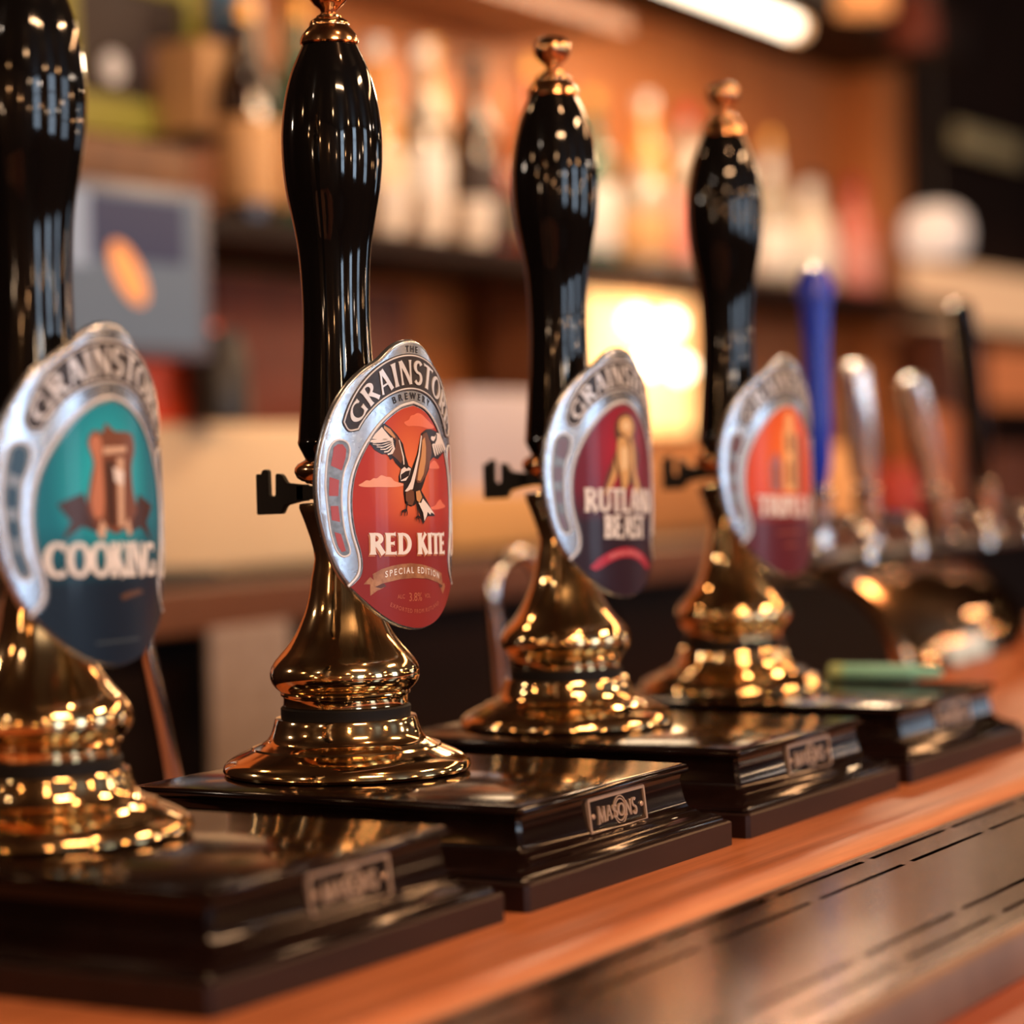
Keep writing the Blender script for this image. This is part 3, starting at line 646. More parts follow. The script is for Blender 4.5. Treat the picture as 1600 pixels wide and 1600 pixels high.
# --- cooking badge (nearest pump)
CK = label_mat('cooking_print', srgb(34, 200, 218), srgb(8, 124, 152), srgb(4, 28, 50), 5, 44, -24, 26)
t1, b1 = hand_pump(-DX, 'nearest, blurred beer pump with a turquoise oval badge reading COOKING', (-.0030, 0.003, .0006), radians(0), CK, hx((18, 60, 86)))
br1, br2, br3, crm = hx((122, 74, 54)), hx((196, 128, 98)), hx((70, 40, 32)), hx((214, 180, 156))
art(b1, 'tankard_emblem', [
    ([[(-33, -4), (-19, 1), (-16, -6), (-8, -9), (-10, -16), (-20, -13), (-31, -19), (-26, -11)], [(33, -4), (19, 1), (16, -6), (8, -9), (10, -16), (20, -13), (31, -19), (26, -11)]], br3),
    ([CR([(-16, 22), (-12, 27), (-7, 26), (-5, 30), (1, 27), (8, 27), (14, 26), (16, 20), (13, 12), (14, 2), (17, -6), (13, -10), (11, -17), (7, -14), (0, -16), (-6, -14), (-10, -18), (-13, -12), (-17, -5), (-15, 6), (-13, 14)])], br1),
    ([CR([(-15, 21), (-12, 25), (-8, 23), (-8, 14), (-7, 2), (-8, -8), (-13, -9), (-15, -2), (-13, 7), (-12, 14)])], br2),
    ([[(-7, 20), (9, 21), (9, 18.5), (-7, 17)], [(2, 16), (7, 16), (6, -13), (2, -13)], [(-12, -16), (-9, -10), (-6, -13), (-8, -19)], [(7, -12), (10, -9), (12, -16), (9, -17)]], crm),
    ([[(-6, 14), (0, 15), (0, -13), (-5, -12)]], br3), ([[(-1, 12), (7, 10), (6, 4), (0, 6)]], wht)], 2.4)
title(b1, 'COOKING', -39.5, 34.5, -34.0, -19.6, .25, .12)
art(b1, 'small_flourish', [([[(2, -42), (8, -40.5), (18, -39.5), (22, -41), (12, -42.5), (4, -44)]], hx((96, 66, 50)))], 2.4)
link('foot_lettering', txtmesh('GOLDEN ALE', 4, lambda x, y: bmap(x, -64+y*1.0, 2.4), spacing=1.2) if False else sheet([[(-14, -62), (16, -61), (16, -60), (-14, -61)]], None, 2.4), hx((60, 74, 84)), b1, smooth=None)

# --- rutland beast badge
RB = label_mat('beast_print', srgb(176, 30, 58), srgb(112, 14, 42), srgb(40, 16, 34), 12, 40, -18, 20)
t3, b3 = hand_pump(DX, 'third beer pump from the left with a crimson badge reading RUTLAND BEAST', (0, .002, .0024), radians(-6), RB, hx((120, 104, 124)))
gd, gd2 = hx((214, 170, 112)), hx((92, 58, 40))
art(b3, 'beast_emblem', [
    ([CR([(-6, 32), (2, 35), (10, 33), (15, 27), (13, 20), (18, 10), (15, 0), (20, -6), (24, -13), (16, -14), (10, -8), (4, -6), (0, -12), (-8, -14), (-6, -6), (-10, 2), (-16, -4), (-22, -14), (-18, -2), (-12, 8), (-8, 16), (-10, 24)])], gd2),
    ([CR([(-5, 30), (2, 33), (9, 31), (11, 25), (5, 20), (0, 22), (-5, 24)]), CR([(-6, 20), (3, 19), (6, 8), (4, -4), (-2, -10), (-5, 0), (-8, 8)]), CR([(8, 22), (12, 14), (13, 2), (18, -8), (13, -11), (9, 0), (7, 10)]), CR([(-11, 8), (-12, 2), (-20, -12), (-17, -11), (-9, -2)])], gd),
    ([CR([(-2, 28), (3, 30), (6, 27), (2, 24)]), CR([(-3, 14), (2, 14), (2, 4), (-3, 2)])], hx((240, 214, 168)))], 2.4)
title(b3, 'RUTLAND', -36, 37, -22.5, -9.0, .23, .11)
title(b3, 'BEAST', -21, 23, -37.5, -24.2, .24, .11)
rbn = [(x, -45.5-.010*x*x) for x in range(-27, 28, 3)]
art(b3, 'ribbon', [(strip(rbn, [5.6]*len(rbn))+[[(-27, -50), (-33, -54), (-28, -56), (-24, -53)], [(27, -50), (33, -54), (28, -56), (24, -53)]], hx((178, 34, 60)))], 2.4)
link('ribbon_lettering', txtmesh('SPECIAL EDITION', 3.6, lambda x, y: bmap(x, -46.8-.010*x*x+y, 2.5), .05, spacing=1.25), hx((236, 168, 170)), b3, smooth=None)

# --- triple badge
TB = label_mat('triple_print', srgb(244, 120, 46), srgb(222, 78, 34), srgb(92, 26, 40), 8, 44, -26, 22)
t4, b4 = hand_pump(2*DX, 'farthest beer pump with an orange oval badge and a white title, beside the brass font', (0, 0, .0026), radians(-8), TB, hx((104, 52, 46)))
art(b4, 'tower_emblem', [
    ([[(-22, -16), (-22, 2), (-19, 6), (-16, 10), (-13, 6), (-10, 2), (-10, -16)]], hx((176, 120, 128))),
    ([[(-8, -16), (-8, 22), (-5, 26), (-5, 32), (0, 37), (5, 32), (5, 26), (8, 22), (8, -16)]], hx((246, 190, 130))),
    ([[(8, -16), (8, 20), (12, 22), (15, 18), (15, -16)]], hx((120, 80, 44))),
    ([[(-3, 10), (-3, 20), (0, 23), (3, 20), (3, 10)], [(-3, -12), (-3, 2), (0, 5), (3, 2), (3, -12)], [(-18, -14), (-18, 0), (-14, 0), (-14, -14)]], hx((150, 92, 60)))], 2.4)
title(b4, 'TRIPLE B', -34, 36, -32, -19, .24, .12)
art(b4, 'foot_flourish', [([[(-16, -44), (14, -43), (14, -41.5), (-16, -42.5)], [(-8, -52), (8, -51.5), (8, -50), (-8, -50.5)]], hx((150, 80, 70)))], 2.4)

# ------------------------------------------------------------------ chrome swan neck spouts behind the pumps
def spout(pxs, Y, r, label, hookdx, arcpx):
    P0, P1 = [at(*q, Y) for q in pxs]
    d = (P1-P0); top = P1
    path = [P0+d*k/8 for k in range(9)]
    for k in range(1, 13):
        a = pi*k/12; path.append(top+Vector((hookdx/2*(1-cos(a)), 0, arcpx*sin(a))))
    e = path[-1]
    for k in range(1, 4): path.append(e+Vector((0, 0, -.035*k/3)))
    o = P0; t = thing('spout', label, 'beer spout', (P0.x, P0.y, P0.z))
    bm = bmesh.new(); tube(bm, [p-P0 for p in path], r, 20); link('tube', fin(bm), CHROME, t)
    link('nozzle', fin(lathe([(r*1.0, -.012), (r*1.35, -.010), (r*1.35, .006), (r*1.02, .008)], 24)), CHROME, t, loc=(path[-1]-P0))
    return t
sp1 = spout([(275, 1235), (222, 990)], .215, .0056, 'slanting chrome beer spout tube standing behind the nearest pump', -.05, .022)
sp2 = spout([(786, 1120), (769, 935)], .215, .0056, 'arched chrome beer spout tube standing behind the RUTLAND BEAST pump', .075, .030)

# ------------------------------------------------------------------ pen on the farthest base
pen = thing('marker_pen', 'pale green marker pen lying on the wooden base of the farthest pump', 'pen', (.5495, -.078, Z0+.0056), radians(-87)); pen.scale = (.84, .84, .84)
gm = P('green_pen', srgb(160, 236, 216), .4)
def along_x(me): me.transform(Matrix.Rotation(pi/2, 4, 'Y')); return me
link('barrel', along_x(fin(lathe([(.001, -.040), (.0055, -.040), (.0064, -.038), (.0064, .020), (.001, .020)], 24))), gm, pen)
link('cap', along_x(fin(lathe([(.001, -.052), (.0058, -.052), (.0066, -.050), (.0066, -.0405), (.001, -.0405)], 24))), P('pen_cap', srgb(190, 215, 150), .4), pen)
link('tip', along_x(fin(lathe([(.001, .0205), (.0050, .0205), (.0042, .036), (.002, .042), (.0005, .042)], 24))), gm, pen)

# ================================================================== drum shaped brass font and taps
font = thing('beer_font', 'rounded brass beer font with a black arched end beyond the hand pumps', 'beer font', (.80, .097, Z0-.0434))
R_ = .086; zc = .016
def archpoly(r, n=40): return [(-r, 0)]+[(-r*cos(pi*k/n), zc+r*sin(pi*k/n)) for k in range(n+1)]+[(r, 0)]
bm = bmesh.new(); rings = []
for x, r in [(.000, R_-.006), (.000, R_), (.004, R_+.004), (.012, R_+.004), (.017, R_), (.04, R_+.003), (.10, R_+.006), (.18, R_+.0065), (.26, R_+.004), (.33, R_-.004), (.36, R_-.02), (.375, R_-.05)]:
    rings.append([bm.verts.new((x, y, z)) for y, z in archpoly(r)])
for a, b in zip(rings, rings[1:]):
    for i in range(len(a)-1): bm.faces.new((a[i], a[i+1], b[i+1], b[i]))
bm.faces.new(rings[-1]); bmesh.ops.recalc_face_normals(bm, faces=bm.faces[:])
link('brass_casing', fin(bm), mottled('hammered_brass', (.80, .46, .22), (.66, .36, .16), 45, .10, 1, bump=.35, detail=0), font)
bm = bmesh.new(); prism(bm, archpoly(R_-.005), .0005, .012); link('black_end_panel', fin(bm), PLASTIC, font, smooth=20)
link('tap_rail', boxm(-.02, .50, -.022, .022, zc+R_+.0066, zc+R_+.0125, .002), PLASTIC, font, smooth=None)
SATIN = P('satin_chrome', (.86, .86, .88), .22, .9)
def crossbar(n_x, label, px_top, px_bot, Y, kind):
    B = at(*px_bot, .097); T = at(*px_top, .097); B.z = Z0-.0434+zc+R_+.0128; v = T-B
    t = thing('beer_tap', label, 'beer tap', B, group='tall taps on the brass font')
    ax = v.normalized(); L_ = v.length
    rot = ax.to_track_quat('Z', 'Y').to_euler()
    link('tap_body', fin(lathe(mm([(2, 0), (13, 0), (13.5, 2), (13.5, 5), (10.5, 7), (9.5, 12), (9.5, 40), (11.5, 44), (11.5, 52), (8, 56), (2, 56)]), 40)), CHROME, t, rot=rot)
    link('tap_spout', (lambda bb: (tube(bb, [(0, -.008, .03), (0, -.030, .028), (0, -.040, .018), (0, -.042, -.004)], .0052, 14), fin(bb))[1])(bmesh.new()), CHROME, t)
    if kind == 'blue':
        hm = P('blue_handle', srgb(28, 60, 205), .2)
        pr = [(5, 0), (8, 4), (10.5, 20), (11, 60), (10.5, 110), (12.5, 150), (16, L_*1000-56-28), (15, L_*1000-56-14), (10, L_*1000-56-3), (2, L_*1000-56)]
    elif kind == 'black':
        hm = BLACK; pr = [(5, 0), (8, 4), (10, 20), (11, 60), (13, L_*1000-56-20), (11, L_*1000-56-4), (2, L_*1000-56)]
    else:
        hm = SATIN; pr = [(5, 0), (10, 4), (12.5, 20), (13, 50), (12.5, L_*1000-56-8), (10, L_*1000-56-2), (2, L_*1000-56)]
    h = link('tap_handle', fin(lathe(mm(pr), 40)), hm, t, loc=ax*.056, rot=rot)
    return t
ty = .030
crossbar(0, 'tall tap with a bright blue handle behind the orange TRIPLE badge', (1272, 415), (1282, 872), .075, 'blue')
crossbar(1, 'straight chrome tap just right of the blue-handled tap', (1335, 565), (1362, 862), .035, 'chrome')
crossbar(2, 'leaning chrome tap between the straight chrome tap and the black one', (1424, 590), (1474, 866), .035, 'chrome')
crossbar(3, 'tall black tap, rightmost on the brass font', (1500, 470), (1545, 858), .035, 'black')

# ================================================================== back bar
def bx(px0, py0, px1, py1, Y, d):
    """world box whose front face at depth Y spans these sight lines"""
    cy = (py0+py1)/2; cx = (px0+px1)/2
    xa, xb = at(px0, cy, Y).x, at(px1, cy, Y).x; za, zb = at(cx, py1, Y).z, at(cx, py0, Y).z
    return xa, xb, Y, Y+d, za, zb
def solid(name, label, cat, px, Y, d, mat, bev=.004, group=None, z0=None):
    x0, x1, y0, y1, z0_, z1 = bx(*px, Y, d); z0 = z0_ if z0 is None else z0
    o = link(name, boxm(0, x1-x0, 0, y1-y0, 0, z1-z0, bev), mat, loc=(x0, y0, z0), smooth=20)
    return tag(o, label, cat, group)
CT = Z0+.037
BBX0, BBX1 = .55, 3.80
bb = thing('back_bar_counter', 'brown wooden back counter behind the bar with a dark top', 'counter', (BBX0, .80, 0))
BW = mottled('back_bar_wood', (.20, .075, .030), (.13, .045, .018), 14, .4, 0, stretch=(.12, 1, 1))
DKW = mottled('dark_wood', (.018, .007, .005), (.010, .005, .004), 14, .6, 0, stretch=(.12, 1, 1), Specular_IOR_Level=.15)
link('edge_board', boxm(0, BBX1-BBX0, 0, .03, CT-.045, CT, .004), BW, bb, smooth=None)
link('top', boxm(0, BBX1-BBX0, .031, .55, CT-.03, CT-.002, 0), DKW, bb, smooth=None)
link('cabinet_front', boxm(0, BBX1-BBX0, .06, .08, .1, CT-.046, 0), DKW, bb, smooth=None)
for k in range(5):
    dd = link('cabinet_door', boxm(.02+k*.67, .64+k*.67, .045, .0595, .15, CT-.08, .004), DKW, bb, smooth=None)
    link('door_handle', boxm(.58+k*.67, .595+k*.67, .030, .0445, .75, .87, .004), BRASS, dd, smooth=20)
link('foot_plinth', boxm(0, BBX1-BBX0, .09, .52, 0, .1, 0), DKW, bb, smooth=None)
# panelling and shelves
pan = tag(link('panelled_back_board', boxm(BBX0, 3.87, 1.32, 1.35, CT+.0005, 2.12, .002), WALLM, smooth=None), 'orange-brown wooden back board behind the bottles', 'panel')
post = tag(link('end_post', boxm(3.872, 4.0, 1.22, 1.355, 0, 2.12, .006), WALLM, smooth=20), 'upright orange wooden end post of the back bar', 'post')
S1 = Z0+.452
sh = tag(link('bottle_shelf', boxm(1.22, 3.87, 1.06, 1.3195, S1-.03, S1, .003), DKW, smooth=20), 'dark wooden shelf carrying the row of bottles', 'shelf')
S2 = Z0+.845
sh2 = tag(link('upper_shelf', boxm(1.0, 2.5, 1.10, 1.3195, S2-.03, S2, .003), BW, smooth=20), 'upper brown shelf above the row of bottles', 'shelf')
tag(link('canopy', boxm(2.56, 3.87, 1.03, 1.3195, Z0+.935, 2.16, .004), DKW, smooth=20), 'dark wooden canopy box above the right half of the back bar', 'canopy')
# fluorescent tube
ta, tb = at(1000, -48, 1.0), at(1236, 40, 1.0)
tl = thing('fluorescent_lamp', 'glowing white tube lamp at the top of the back bar', 'lamp', ta)
bm = bmesh.new(); tube(bm, [Vector((0, 0, 0)), Vector((tb.x-ta.x, 0, tb.z-ta.z))], .0165, 20)
link('tube', fin(bm), emit('tube_glow', (1, .84, .62), 4.5), tl)
bm = bmesh.new(); tube(bm, [Vector((tb.x-ta.x, 0, tb.z-ta.z)), Vector((tb.x-ta.x+.03, 0, tb.z-ta.z))], .0175, 20)
link('end_cap', fin(bm), emit('tube_cap', (1, .6, .3), 1.0), tl)
link('mounting_batten', boxm(-.05, tb.x-ta.x+.05, .0178, .0292, -.012, .06, .002), DKW, tl, smooth=None)
area('tube_lamp_light', ((ta.x+tb.x)/2, .98, ta.z-.03), ((ta.x+tb.x)/2, 1.2, 1.3), 1.2, .05, (1, .68, .40), 6)
bulb('back_bar_lamp_light', (1.5, .86, 2.2), .04, (1, .66, .40), 2.5)
bulb('back_bar_lamp_light', (2.5, .80, 2.25), .04, (1, .66, .40), 1.5)
bulb('back_bar_lamp_light', (3.5, .9, 2.25), .04, (1, .66, .40), 5)

# bottles: body, neck and cap, label
def glassm(name, col, rough=.04, tr=.0):
    return P(name, col, rough, 0, Specular_IOR_Level=.8, Transmission_Weight=tr)
BM = {'clear': glassm('clear_glass', srgb(176, 166, 152), .03, .25), 'amber': glassm('amber_glass', srgb(170, 78, 26)), 'dark': glassm('dark_glass', srgb(38, 20, 16)), 'green': glassm('green_glass', srgb(52, 96, 72)),
      'pink': glassm('pink_glass', srgb(226, 128, 112)), 'red': glassm('red_glass', srgb(140, 34, 22)), 'gold': glassm('gold_glass', srgb(226, 160, 84)), 'white': P('white_glaze', srgb(226, 214, 200), .3)}
LBM = {'cream': P('cream_paper', srgb(232, 212, 178), .6), 'white': P('white_paper', srgb(226, 222, 218), .6), 'tan': P('tan_paper', srgb(208, 160, 108), .6), 'red': P('red_paper', srgb(170, 44, 30), .6), 'dark': P('dark_paper', srgb(40, 26, 24), .6), 'pink': P('pink_paper', srgb(236, 160, 150), .6)}
CAPM = {'gold': P('gold_foil', srgb(200, 150, 80), .3, .8), 'white': P('white_cap', srgb(225, 222, 220), .4), 'black': P('black_cap', (.01, .01, .01), .4), 'red': P('red_cap', srgb(170, 30, 24), .4)}
BSH = {'tall': [(2, 0), (34, 0), (37, 3), (37, 165), (35, 180), (26, 200), (16, 215), (14, 225), (14, 285), (2, 286)], 'square': [(2, 0), (40, 0), (42, 3), (42, 140), (38, 155), (20, 172), (15, 180), (15, 225), (2, 226)],
       'slim': [(2, 0), (30, 0), (32, 3), (32, 190), (24, 215), (14, 240), (13, 300), (2, 301)], 'stout': [(2, 0), (44, 0), (47, 4), (47, 110), (40, 135), (22, 155), (17, 165), (17, 200), (2, 201)]}
BMESH = {}
def bottle(X, Y, z, kind, glass, lab, cap, label, group='bottles standing on the back bar shelf', s=1.0):
    if kind not in BMESH:
        pf = BSH[kind]; h = pf[-1][1]; r = max(q[0] for q in pf)
        BMESH[kind] = (fin(lathe(mm(pf), 32)), fin(lathe(mm([(r+.3, h*.12), (r+.9, h*.125), (r+.9, h*.48), (r+.3, h*.485)]), 32, False)), fin(lathe(mm([(2, h-22), (pf[-2][0]+2, h-22), (pf[-2][0]+2, h+4), (2, h+5)]), 24)))
        for m_ in BMESH[kind]: m_.materials.append(BM['clear'])
    t = thing('bottle', label, 'bottle', (X, Y, z), group=group); t.scale = (s, s, s)
    for nm, me, mt in zip(('glass_body', 'paper_label', 'cap'), BMESH[kind], (BM[glass], LBM[lab], CAPM[cap])):
        o = link(nm, me, None, t); o.material_slots[0].link = 'OBJECT'; o.material_slots[0].material = mt
    return t
ORD = 'first second third fourth fifth sixth seventh eighth ninth tenth eleventh twelfth thirteenth fourteenth'.split()
word = {'tall': 'tall round', 'square': 'broad', 'slim': 'slim tall', 'stout': 'short stout'}
def row(items, Y, z, where):
    for k, (px, kind, glass, lab, cap) in enumerate(items):
        X = at(px, 400, Y).x
        bottle(X, Y+(.02 if k % 2 else -.015), z, kind, glass, lab, cap, '%s %s bottle with %s label, %s from the left on %s' % (word[kind], glass, lab, ORD[k], where), group='bottles on '+where)
row([(372, 'tall', 'dark', 'tan', 'gold'), (416, 'slim', 'clear', 'cream', 'white'), (456, 'slim', 'green', 'tan', 'gold'), (610, 'tall', 'gold', 'cream', 'white'), (650, 'tall', 'clear', 'white', 'white'), (692, 'slim', 'gold', 'tan', 'gold'), (732, 'tall', 'dark', 'dark', 'black'),
     (776, 'stout', 'red', 'dark', 'black'), (820, 'slim', 'amber', 'cream', 'gold'), (946, 'tall', 'green', 'white', 'gold'), (990, 'stout', 'clear', 'tan', 'gold'), (1030, 'slim', 'gold', 'pink', 'white'), (1062, 'tall', 'clear', 'pink', 'red'), (1100, 'square', 'pink', 'pink', 'white')], 1.19, S1, 'the bottle shelf')
row([(1192, 'square', 'clear', 'white', 'white'), (1222, 'tall', 'clear', 'cream', 'gold'), (1254, 'stout', 'white', 'white', 'white'), (1288, 'square', 'clear', 'white', 'black'), (1322, 'square', 'pink', 'pink', 'red'), (1352, 'square', 'pink', 'white', 'red')], 1.19, S1, 'the shelf end')
row([(640, 'tall', 'gold', 'tan', 'gold'), (680, 'tall', 'clear', 'cream', 'gold'), (726, 'stout', 'amber', 'dark', 'black'), (772, 'tall', 'amber', 'cream', 'gold')], 1.2, S2, 'the upper shelf')

# hanging glasses under the shelf front
gl = {}
MILKY = P('milky_glass', srgb(236, 222, 206), .04)
def goblet(px, py, label, group='small pale glasses at the front of the bottle shelf'):
    if not gl: gl['m'] = fin(lathe(mm([(1, 0), (20, 0), (22, 2), (27, 34), (29, 62), (28, 63), (26, 36), (20, 4), (1, 3)]), 32))
    p = at(px, py, 1.085); return tag(link('tumbler', gl['m'], MILKY, loc=(p.x, 1.085, S1+.0003)), label, 'glass', group)
for px, w in ((607, 'left of the three'), (672, 'middle of the three'), (742, 'right of the three')):
    goblet(px, 380, 'small pale tumbler at the front of the bottle shelf, %s' % w)

# glowing wall lamp shade with bulbs inside: a lit box under the shelf
x0, x1, y0, y1, z0, z1 = bx(905, 446, 1104, 688, 1.10, .16)
z1 = min(z1, S1-.031)
lb = thing('lit_cabinet', 'glowing yellow lit cabinet with round white bulbs under the bottle shelf', 'lit cabinet', (x0, y0, z0))
link('casing', (lambda b_: (box(b_, 0, x1-x0, .15, .16, 0, z1-z0), box(b_, 0, .012, 0, .15, 0, z1-z0), box(b_, x1-x0-.012, x1-x0, 0, .15, 0, z1-z0), box(b_, .012, x1-x0-.012, 0, .15, 0, .012), box(b_, .012, x1-x0-.012, 0, .15, z1-z0-.012, z1-z0), fin(b_))[-1])(bmesh.new()), BW, lb, smooth=None)
link('glowing_panel', boxm(.013, x1-x0-.013, .02, .03, .013, z1-z0-.013), emit('panel_glow', (1, .60, .24), 1.5), lb, smooth=None)
for px, py in ((992, 500), (1046, 506), (1010, 568), (1062, 575)):
    q = at(px, py, 1.10); link('round_bulb', fin(lathe([(.001, -.018), (.014, -.010), (.019, 0), (.014, .010), (.001, .018)], 24)), emit('bulb_glow', (1, .86, .60), 7), lb, loc=(q.x-x0, -.002, q.z-z0))
for px, py, pz in ((60, 60, 0),): pass
bulb('lit_cabinet_light', ((x0+x1)/2, y0-.08, (z0+z1)/2), .05, (1, .6, .28), 2.0)

# things on and over the back counter
solid('cream_box', 'long cream box on the back counter behind the sharp pump', 'box', (238, 662, 690, 888), 1.0, .22, P('cream_enamel', srgb(244, 216, 176), .45), .01, z0=CT)
solid('pale_carton', 'pale lavender-white carton standing on the tan box between the second and third pumps', 'box', (716, 612, 846, 768), 1.02, .15, P('lavender_card', srgb(206, 194, 200), .6), .004)
zt_ = at(780, 768, 1.02).z-.0005
solid('tan_box', 'low tan box on the back counter beside the long cream box', 'box', (700, 768, 900, 900), 1.0, .22, P('tan_card', srgb(222, 168, 104), .5), .006, z0=CT)
bpy.data.objects['tan_box'].scale.z = 1
x0, x1, y0, y1, z0, z1 = bx(100, 282, 342, 560, .92, .04)
mon = thing('till_screen', 'grey-framed touch screen till monitor showing dark blue, grey and an orange shape', 'screen', ((x0+x1)/2, .95, CT), 0)
mw, mz0, mz1 = (x1-x0)/2, z0-CT, z1-CT
link('bezel', boxm(-mw, mw, -.02, .012, mz0, mz1, .006), P('grey_bezel', srgb(104, 104, 120), .4), mon, smooth=20)
scr = link('screen', boxm(-mw+.012, mw-.022, -.0215, -.019, mz0+.014, mz1-.012), emit('screen_base', srgb(84, 98, 112), .55), mon, smooth=None)
link('screen_block', boxm(-mw+.052, mw-.05, -.0228, -.0216, mz0+(mz1-mz0)*.55, mz1-.018), emit('screen_navy', srgb(30, 38, 66), .8), scr, smooth=None)
link('screen_block', boxm(-mw+.014, -mw+.050, -.0228, -.0216, mz0+(mz1-mz0)*.5, mz1-.016), emit('screen_sky', srgb(132, 144, 160), .6), scr, smooth=None)
bm = bmesh.new(); vs = [bm.verts.new((.016+.036*cos(a)*.78+.008*sin(a), -.0232, (mz0+mz1)/2-.004+.018*sin(a)-.026*cos(a))) for a in [2*pi*k/32 for k in range(32)]]; bm.faces.new(vs)
vs2 = [bm.verts.new((v.co.x, -.0217, v.co.z)) for v in vs]
for k in range(32): bm.faces.new((vs[k], vs[(k+1) % 32], vs2[(k+1) % 32], vs2[k]))
o = link('screen_picture', fin(bm), emit('screen_orange', srgb(236, 150, 84), .8), scr, loc=(-.034, 0, 0), smooth=None)
link('stand', boxm(-.02, .02, .0125, .05, .0005, mz1*.6, .004), PLASTIC, mon, smooth=20)
link('foot', boxm(-.09, .09, -.05, .08, .0, .012, .004), PLASTIC, mon, smooth=20)
# red bucket like tub under the screen
p = at(268, 655, .99); 
tub = thing('red_tub', 'bright orange-red tub standing on the cream box under the till screen', 'tub', (p.x+.075, 1.115, at(268, 662, 1.0).z+.001))
link('tub_body', fin(lathe([(.002, 0), (.094, 0), (.100, .006), (.106, .105), (.109, .107), (.109, .112), (.102, .113), (.096, .012), (.002, .010)], 48)), P('red_plastic', (.95, .10, .025), .4), tub)
jar = tag(link('black_jar', fin(lathe([(.002, 0), (.03, 0), (.034, .004), (.034, .075), (.028, .085), (.028, .1), (.002, .101)], 32)), PLASTIC, loc=(at(345, 600, .98).x-.012, .975, at(338, 662, 1.0).z+.0005)), 'round black jar right of the orange-red tub', 'jar')
# chalk board with a green frame, cards
x0, x1, y0, y1, z0, z1 = bx(96, -70, 318, 212, 1.27, .02)
cb = thing('framed_board', 'dark picture board in an olive green frame at the top left', 'picture', (x0, 1.27, z0))
w_, h_ = x1-x0, z1-z0
OLIVE = P('olive_paint', srgb(142, 138, 44), .5)
link('frame', (lambda b_: (box(b_, 0, w_, 0, .03, 0, .045), box(b_, 0, w_, 0, .03, h_-.04, h_), box(b_, 0, .03, 0, .03, .045, h_-.04), box(b_, w_-.03, w_, 0, .03, .045, h_-.04), fin(b_))[-1])(bmesh.new()), OLIVE, cb, smooth=None)
link('dark_panel', boxm(.031, w_-.031, .012, .028, .046, h_-.041), P('board_black', srgb(44, 28, 24), .6), cb, smooth=None)
q = at(186, 104, 1.27); link('white_disc', (lambda b_: (b_.transform(Matrix.Rotation(pi/2, 4, 'X')), fin(b_))[1])(lathe([(.001, 0), (.019, 0), (.019, .004), (.001, .004)], 32)), P('disc_white', srgb(230, 230, 232), .5), cb, loc=(q.x-x0, .0115, q.z-z0))
q = at(246, 96, 1.27); link('grey_disc', (lambda b_: (b_.transform(Matrix.Rotation(pi/2, 4, 'X')), fin(b_))[1])(lathe([(.001, 0), (.021, 0), (.021, .004), (.001, .004)], 32)), P('disc_grey', srgb(112, 96, 100), .5), cb, loc=(q.x-x0, .0115, q.z-z0))
solid('brown_crate', 'plain brown wooden crate standing above the till screen', 'crate', (84, 214, 296, 292), 1.12, .16, mottled('crate_wood', srgb(128, 84, 46), srgb(104, 66, 36), 20, .6), .004)
solid('side_shelf', 'thin dark shelf under the brown crate', 'shelf', (60, 292, 330, 304), 1.10, .2195, DKW, .002)
solid('blue_card', 'teal blue card pinned up at the top beside the sharp pump', 'card', (342, -30, 394, 58), 1.26, .012, P('blue_card', srgb(20, 100, 140), .6), .001)
solid('tan_carton', 'tall tan carton under the blue card on the dark side shelf', 'carton', (318, 66, 372, 208), 1.20, .08, LBM['tan'], .003)
solid('amber_carton', 'amber brown carton right of the blue card', 'carton', (398, 20, 448, 150), 1.22, .08, P('amber_card', srgb(176, 112, 62), .6), .003)
solid('ledge', 'narrow dark ledge carrying cartons near the top of the back bar', 'shelf', (312, 208, 376, 220), 1.18, .139, DKW, .002)
solid('upper_ledge', 'narrow dark ledge under the amber carton', 'shelf', (392, 150, 470, 160), 1.20, .119, DKW, .002)
solid('red_brown_cabinet', 'dim red-brown wooden cabinet on the back counter behind the till screen', 'cabinet', (340, 440, 640, 640), 1.235, .08, mottled('red_brown', srgb(116, 52, 34), srgb(92, 40, 28), 10, .5), .004, z0=CT)
x_ = at(392, 990, .83)
tw = tag(link('bar_towel', boxm(0, at(455, 1080, .79).x-at(330, 1080, .79).x, 0, .008, 0, at(390, 975, .79).z-at(390, 1230, .79).z, .003), mottled('towel', srgb(176, 160, 152), srgb(160, 142, 132), 60, .9), loc=(at(330, 1080, .79).x, .788, at(390, 1230, .79).z), smooth=20), 'pale grey bar towel hanging from the edge of the back counter', 'towel')
solid('tan_sack_box', 'tan box on the back counter between the third and farthest pumps', 'box', (1000, 706, 1120, 900), 1.02, .2, P('tan_card_b', srgb(196, 134, 78), .55), .006, z0=CT)
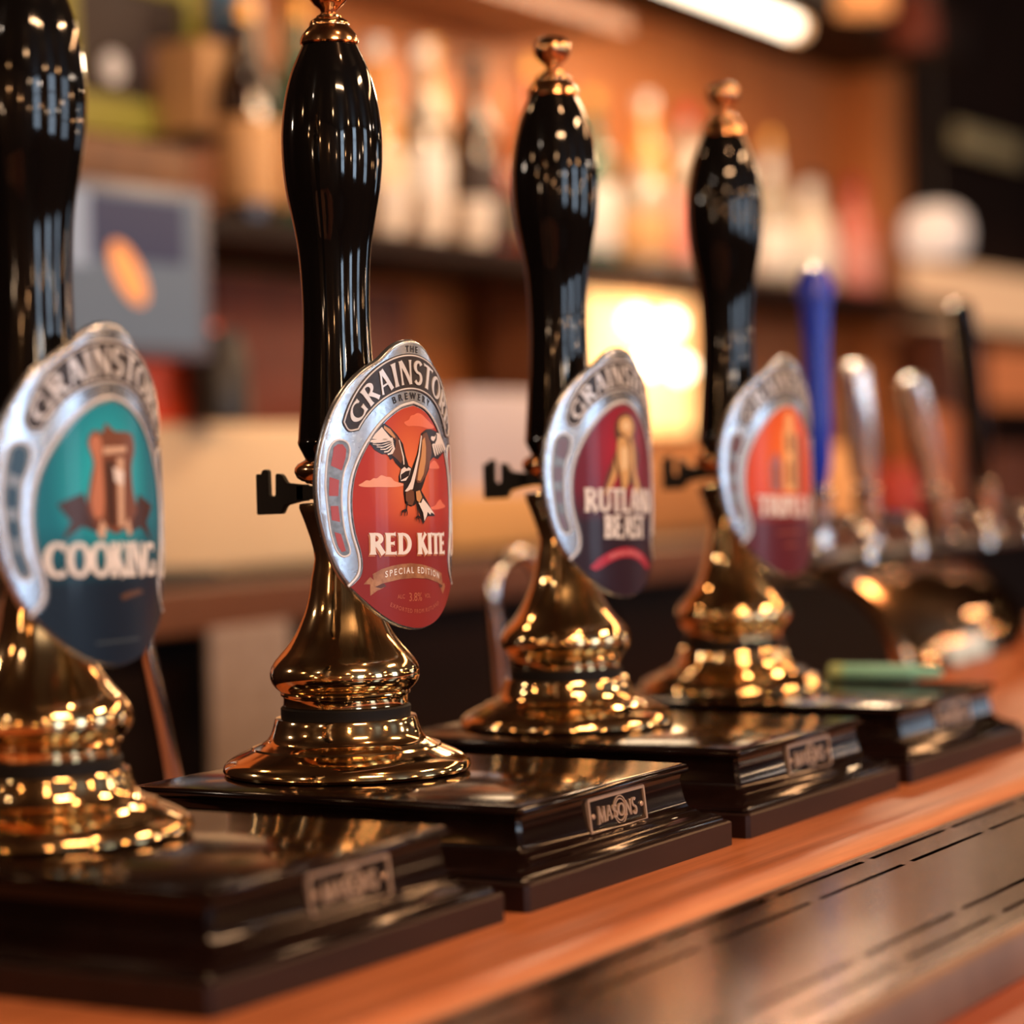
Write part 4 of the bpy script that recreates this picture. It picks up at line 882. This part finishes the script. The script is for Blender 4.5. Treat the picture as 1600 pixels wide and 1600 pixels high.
# right end objects beyond the post
def vase(name, prof, label, cat, px, py, Y, mat, ground=None):
    q = at(px, py, Y); o = link(name, fin(lathe(mm(prof), 40)), mat, loc=(q.x, Y, q.z)); return tag(o, label, cat)
def pendant(name_label, px, py, Y, prof, mat, name='pendant_lamp'):
    q = at(px, py, Y); t = thing(name, name_label, 'pendant lamp', q)
    link('shade', fin(lathe(mm(prof), 32, prof[0][0] > 10)), mat, t)
    link('cord', fin(lathe([(.003, prof[-1][1]/1000-.002), (.003, 2.599-q.z)], 8)), PLASTIC, t)
pendant('rounded white lamp shade hanging beyond the end post of the back bar', 1462, 362, 1.0, [(20, -50), (48, -48), (60, -34), (64, 0), (56, 30), (34, 46), (10, 50)], emit('shade_white', srgb(220, 206, 196), .5))
solid('tan_sign', 'tan sign board with added glow at the right edge', 'sign', (1424, 424, 1680, 512), 1.25, .02, emit('tan_board_glow', srgb(216, 164, 120), .9), .003)  # added emission stands in for light falling on the board
solid('orange_box', 'orange box with added glow below the tan sign at the right edge', 'box', (1528, 548, 1680, 632), 1.25, .06, emit('orange_box_glow', srgb(190, 104, 58), .7), .003)  # no lamp: emission added to lift the orange colour
solid('cream_plaque', 'small cream plaque high on the dark wall at the right edge', 'plaque', (1500, 208, 1600, 246), 1.3, .02, P('plaque', srgb(200, 186, 140), .5), .003)
solid('tall_cabinet', 'tall dark red-brown cabinet beyond the end post', 'cabinet', (1478, 520, 1545, 900), 1.1, .1, mottled('dark_cab', srgb(112, 60, 36), srgb(86, 44, 30), 8, .5), .004, z0=0)
solid('brown_unit', 'brown wooden unit beyond the taps at the right edge', 'cabinet', (1560, 700, 1700, 900), 1.1, .1, mottled('brown_unit', srgb(150, 84, 50), srgb(120, 62, 38), 8, .5), .004, z0=0)
pendant('small dark amber pendant lamp shade at the top right', 1428, 36, .9, [(42, -42), (38, 20), (20, 55), (6, 60)], emit('amber_shade', srgb(84, 28, 10), .4))
pendant('glowing tan pendant lamp shade at the top edge right of the tube lamp', 1350, -8, .9, [(48, -30), (46, 10), (26, 44), (6, 50)], emit('tan_shade', srgb(210, 140, 80), .8))
# row of things between the taps on the back counter
row([(1190, 'stout', 'amber', 'tan', 'gold'), (1236, 'square', 'gold', 'tan', 'gold')], 1.15, CT, 'the counter')
for px, py, mt, lb_, Y in ((1402, 770, P('red_can', srgb(178, 48, 30), .4), 'red canister on the back counter between two chrome taps', 1.0), (1310, 740, P('tan_can', srgb(220, 160, 100), .4), 'tan canister on the back counter behind the blue tap', 1.0), (1448, 680, P('cop_can', srgb(206, 120, 74), .4), 'copper coloured canister behind the leaning chrome tap', 1.05)):
    q = at(px, py, Y); h = max(.06, q.z+.05-CT)
    tag(link('canister', fin(lathe([(.002, 0), (.055, 0), (.058, .004), (.058, h-.02), (.052, h-.006), (.02, h), (.002, h)], 32)), mt, loc=(q.x, Y, CT)), lb_, 'canister')
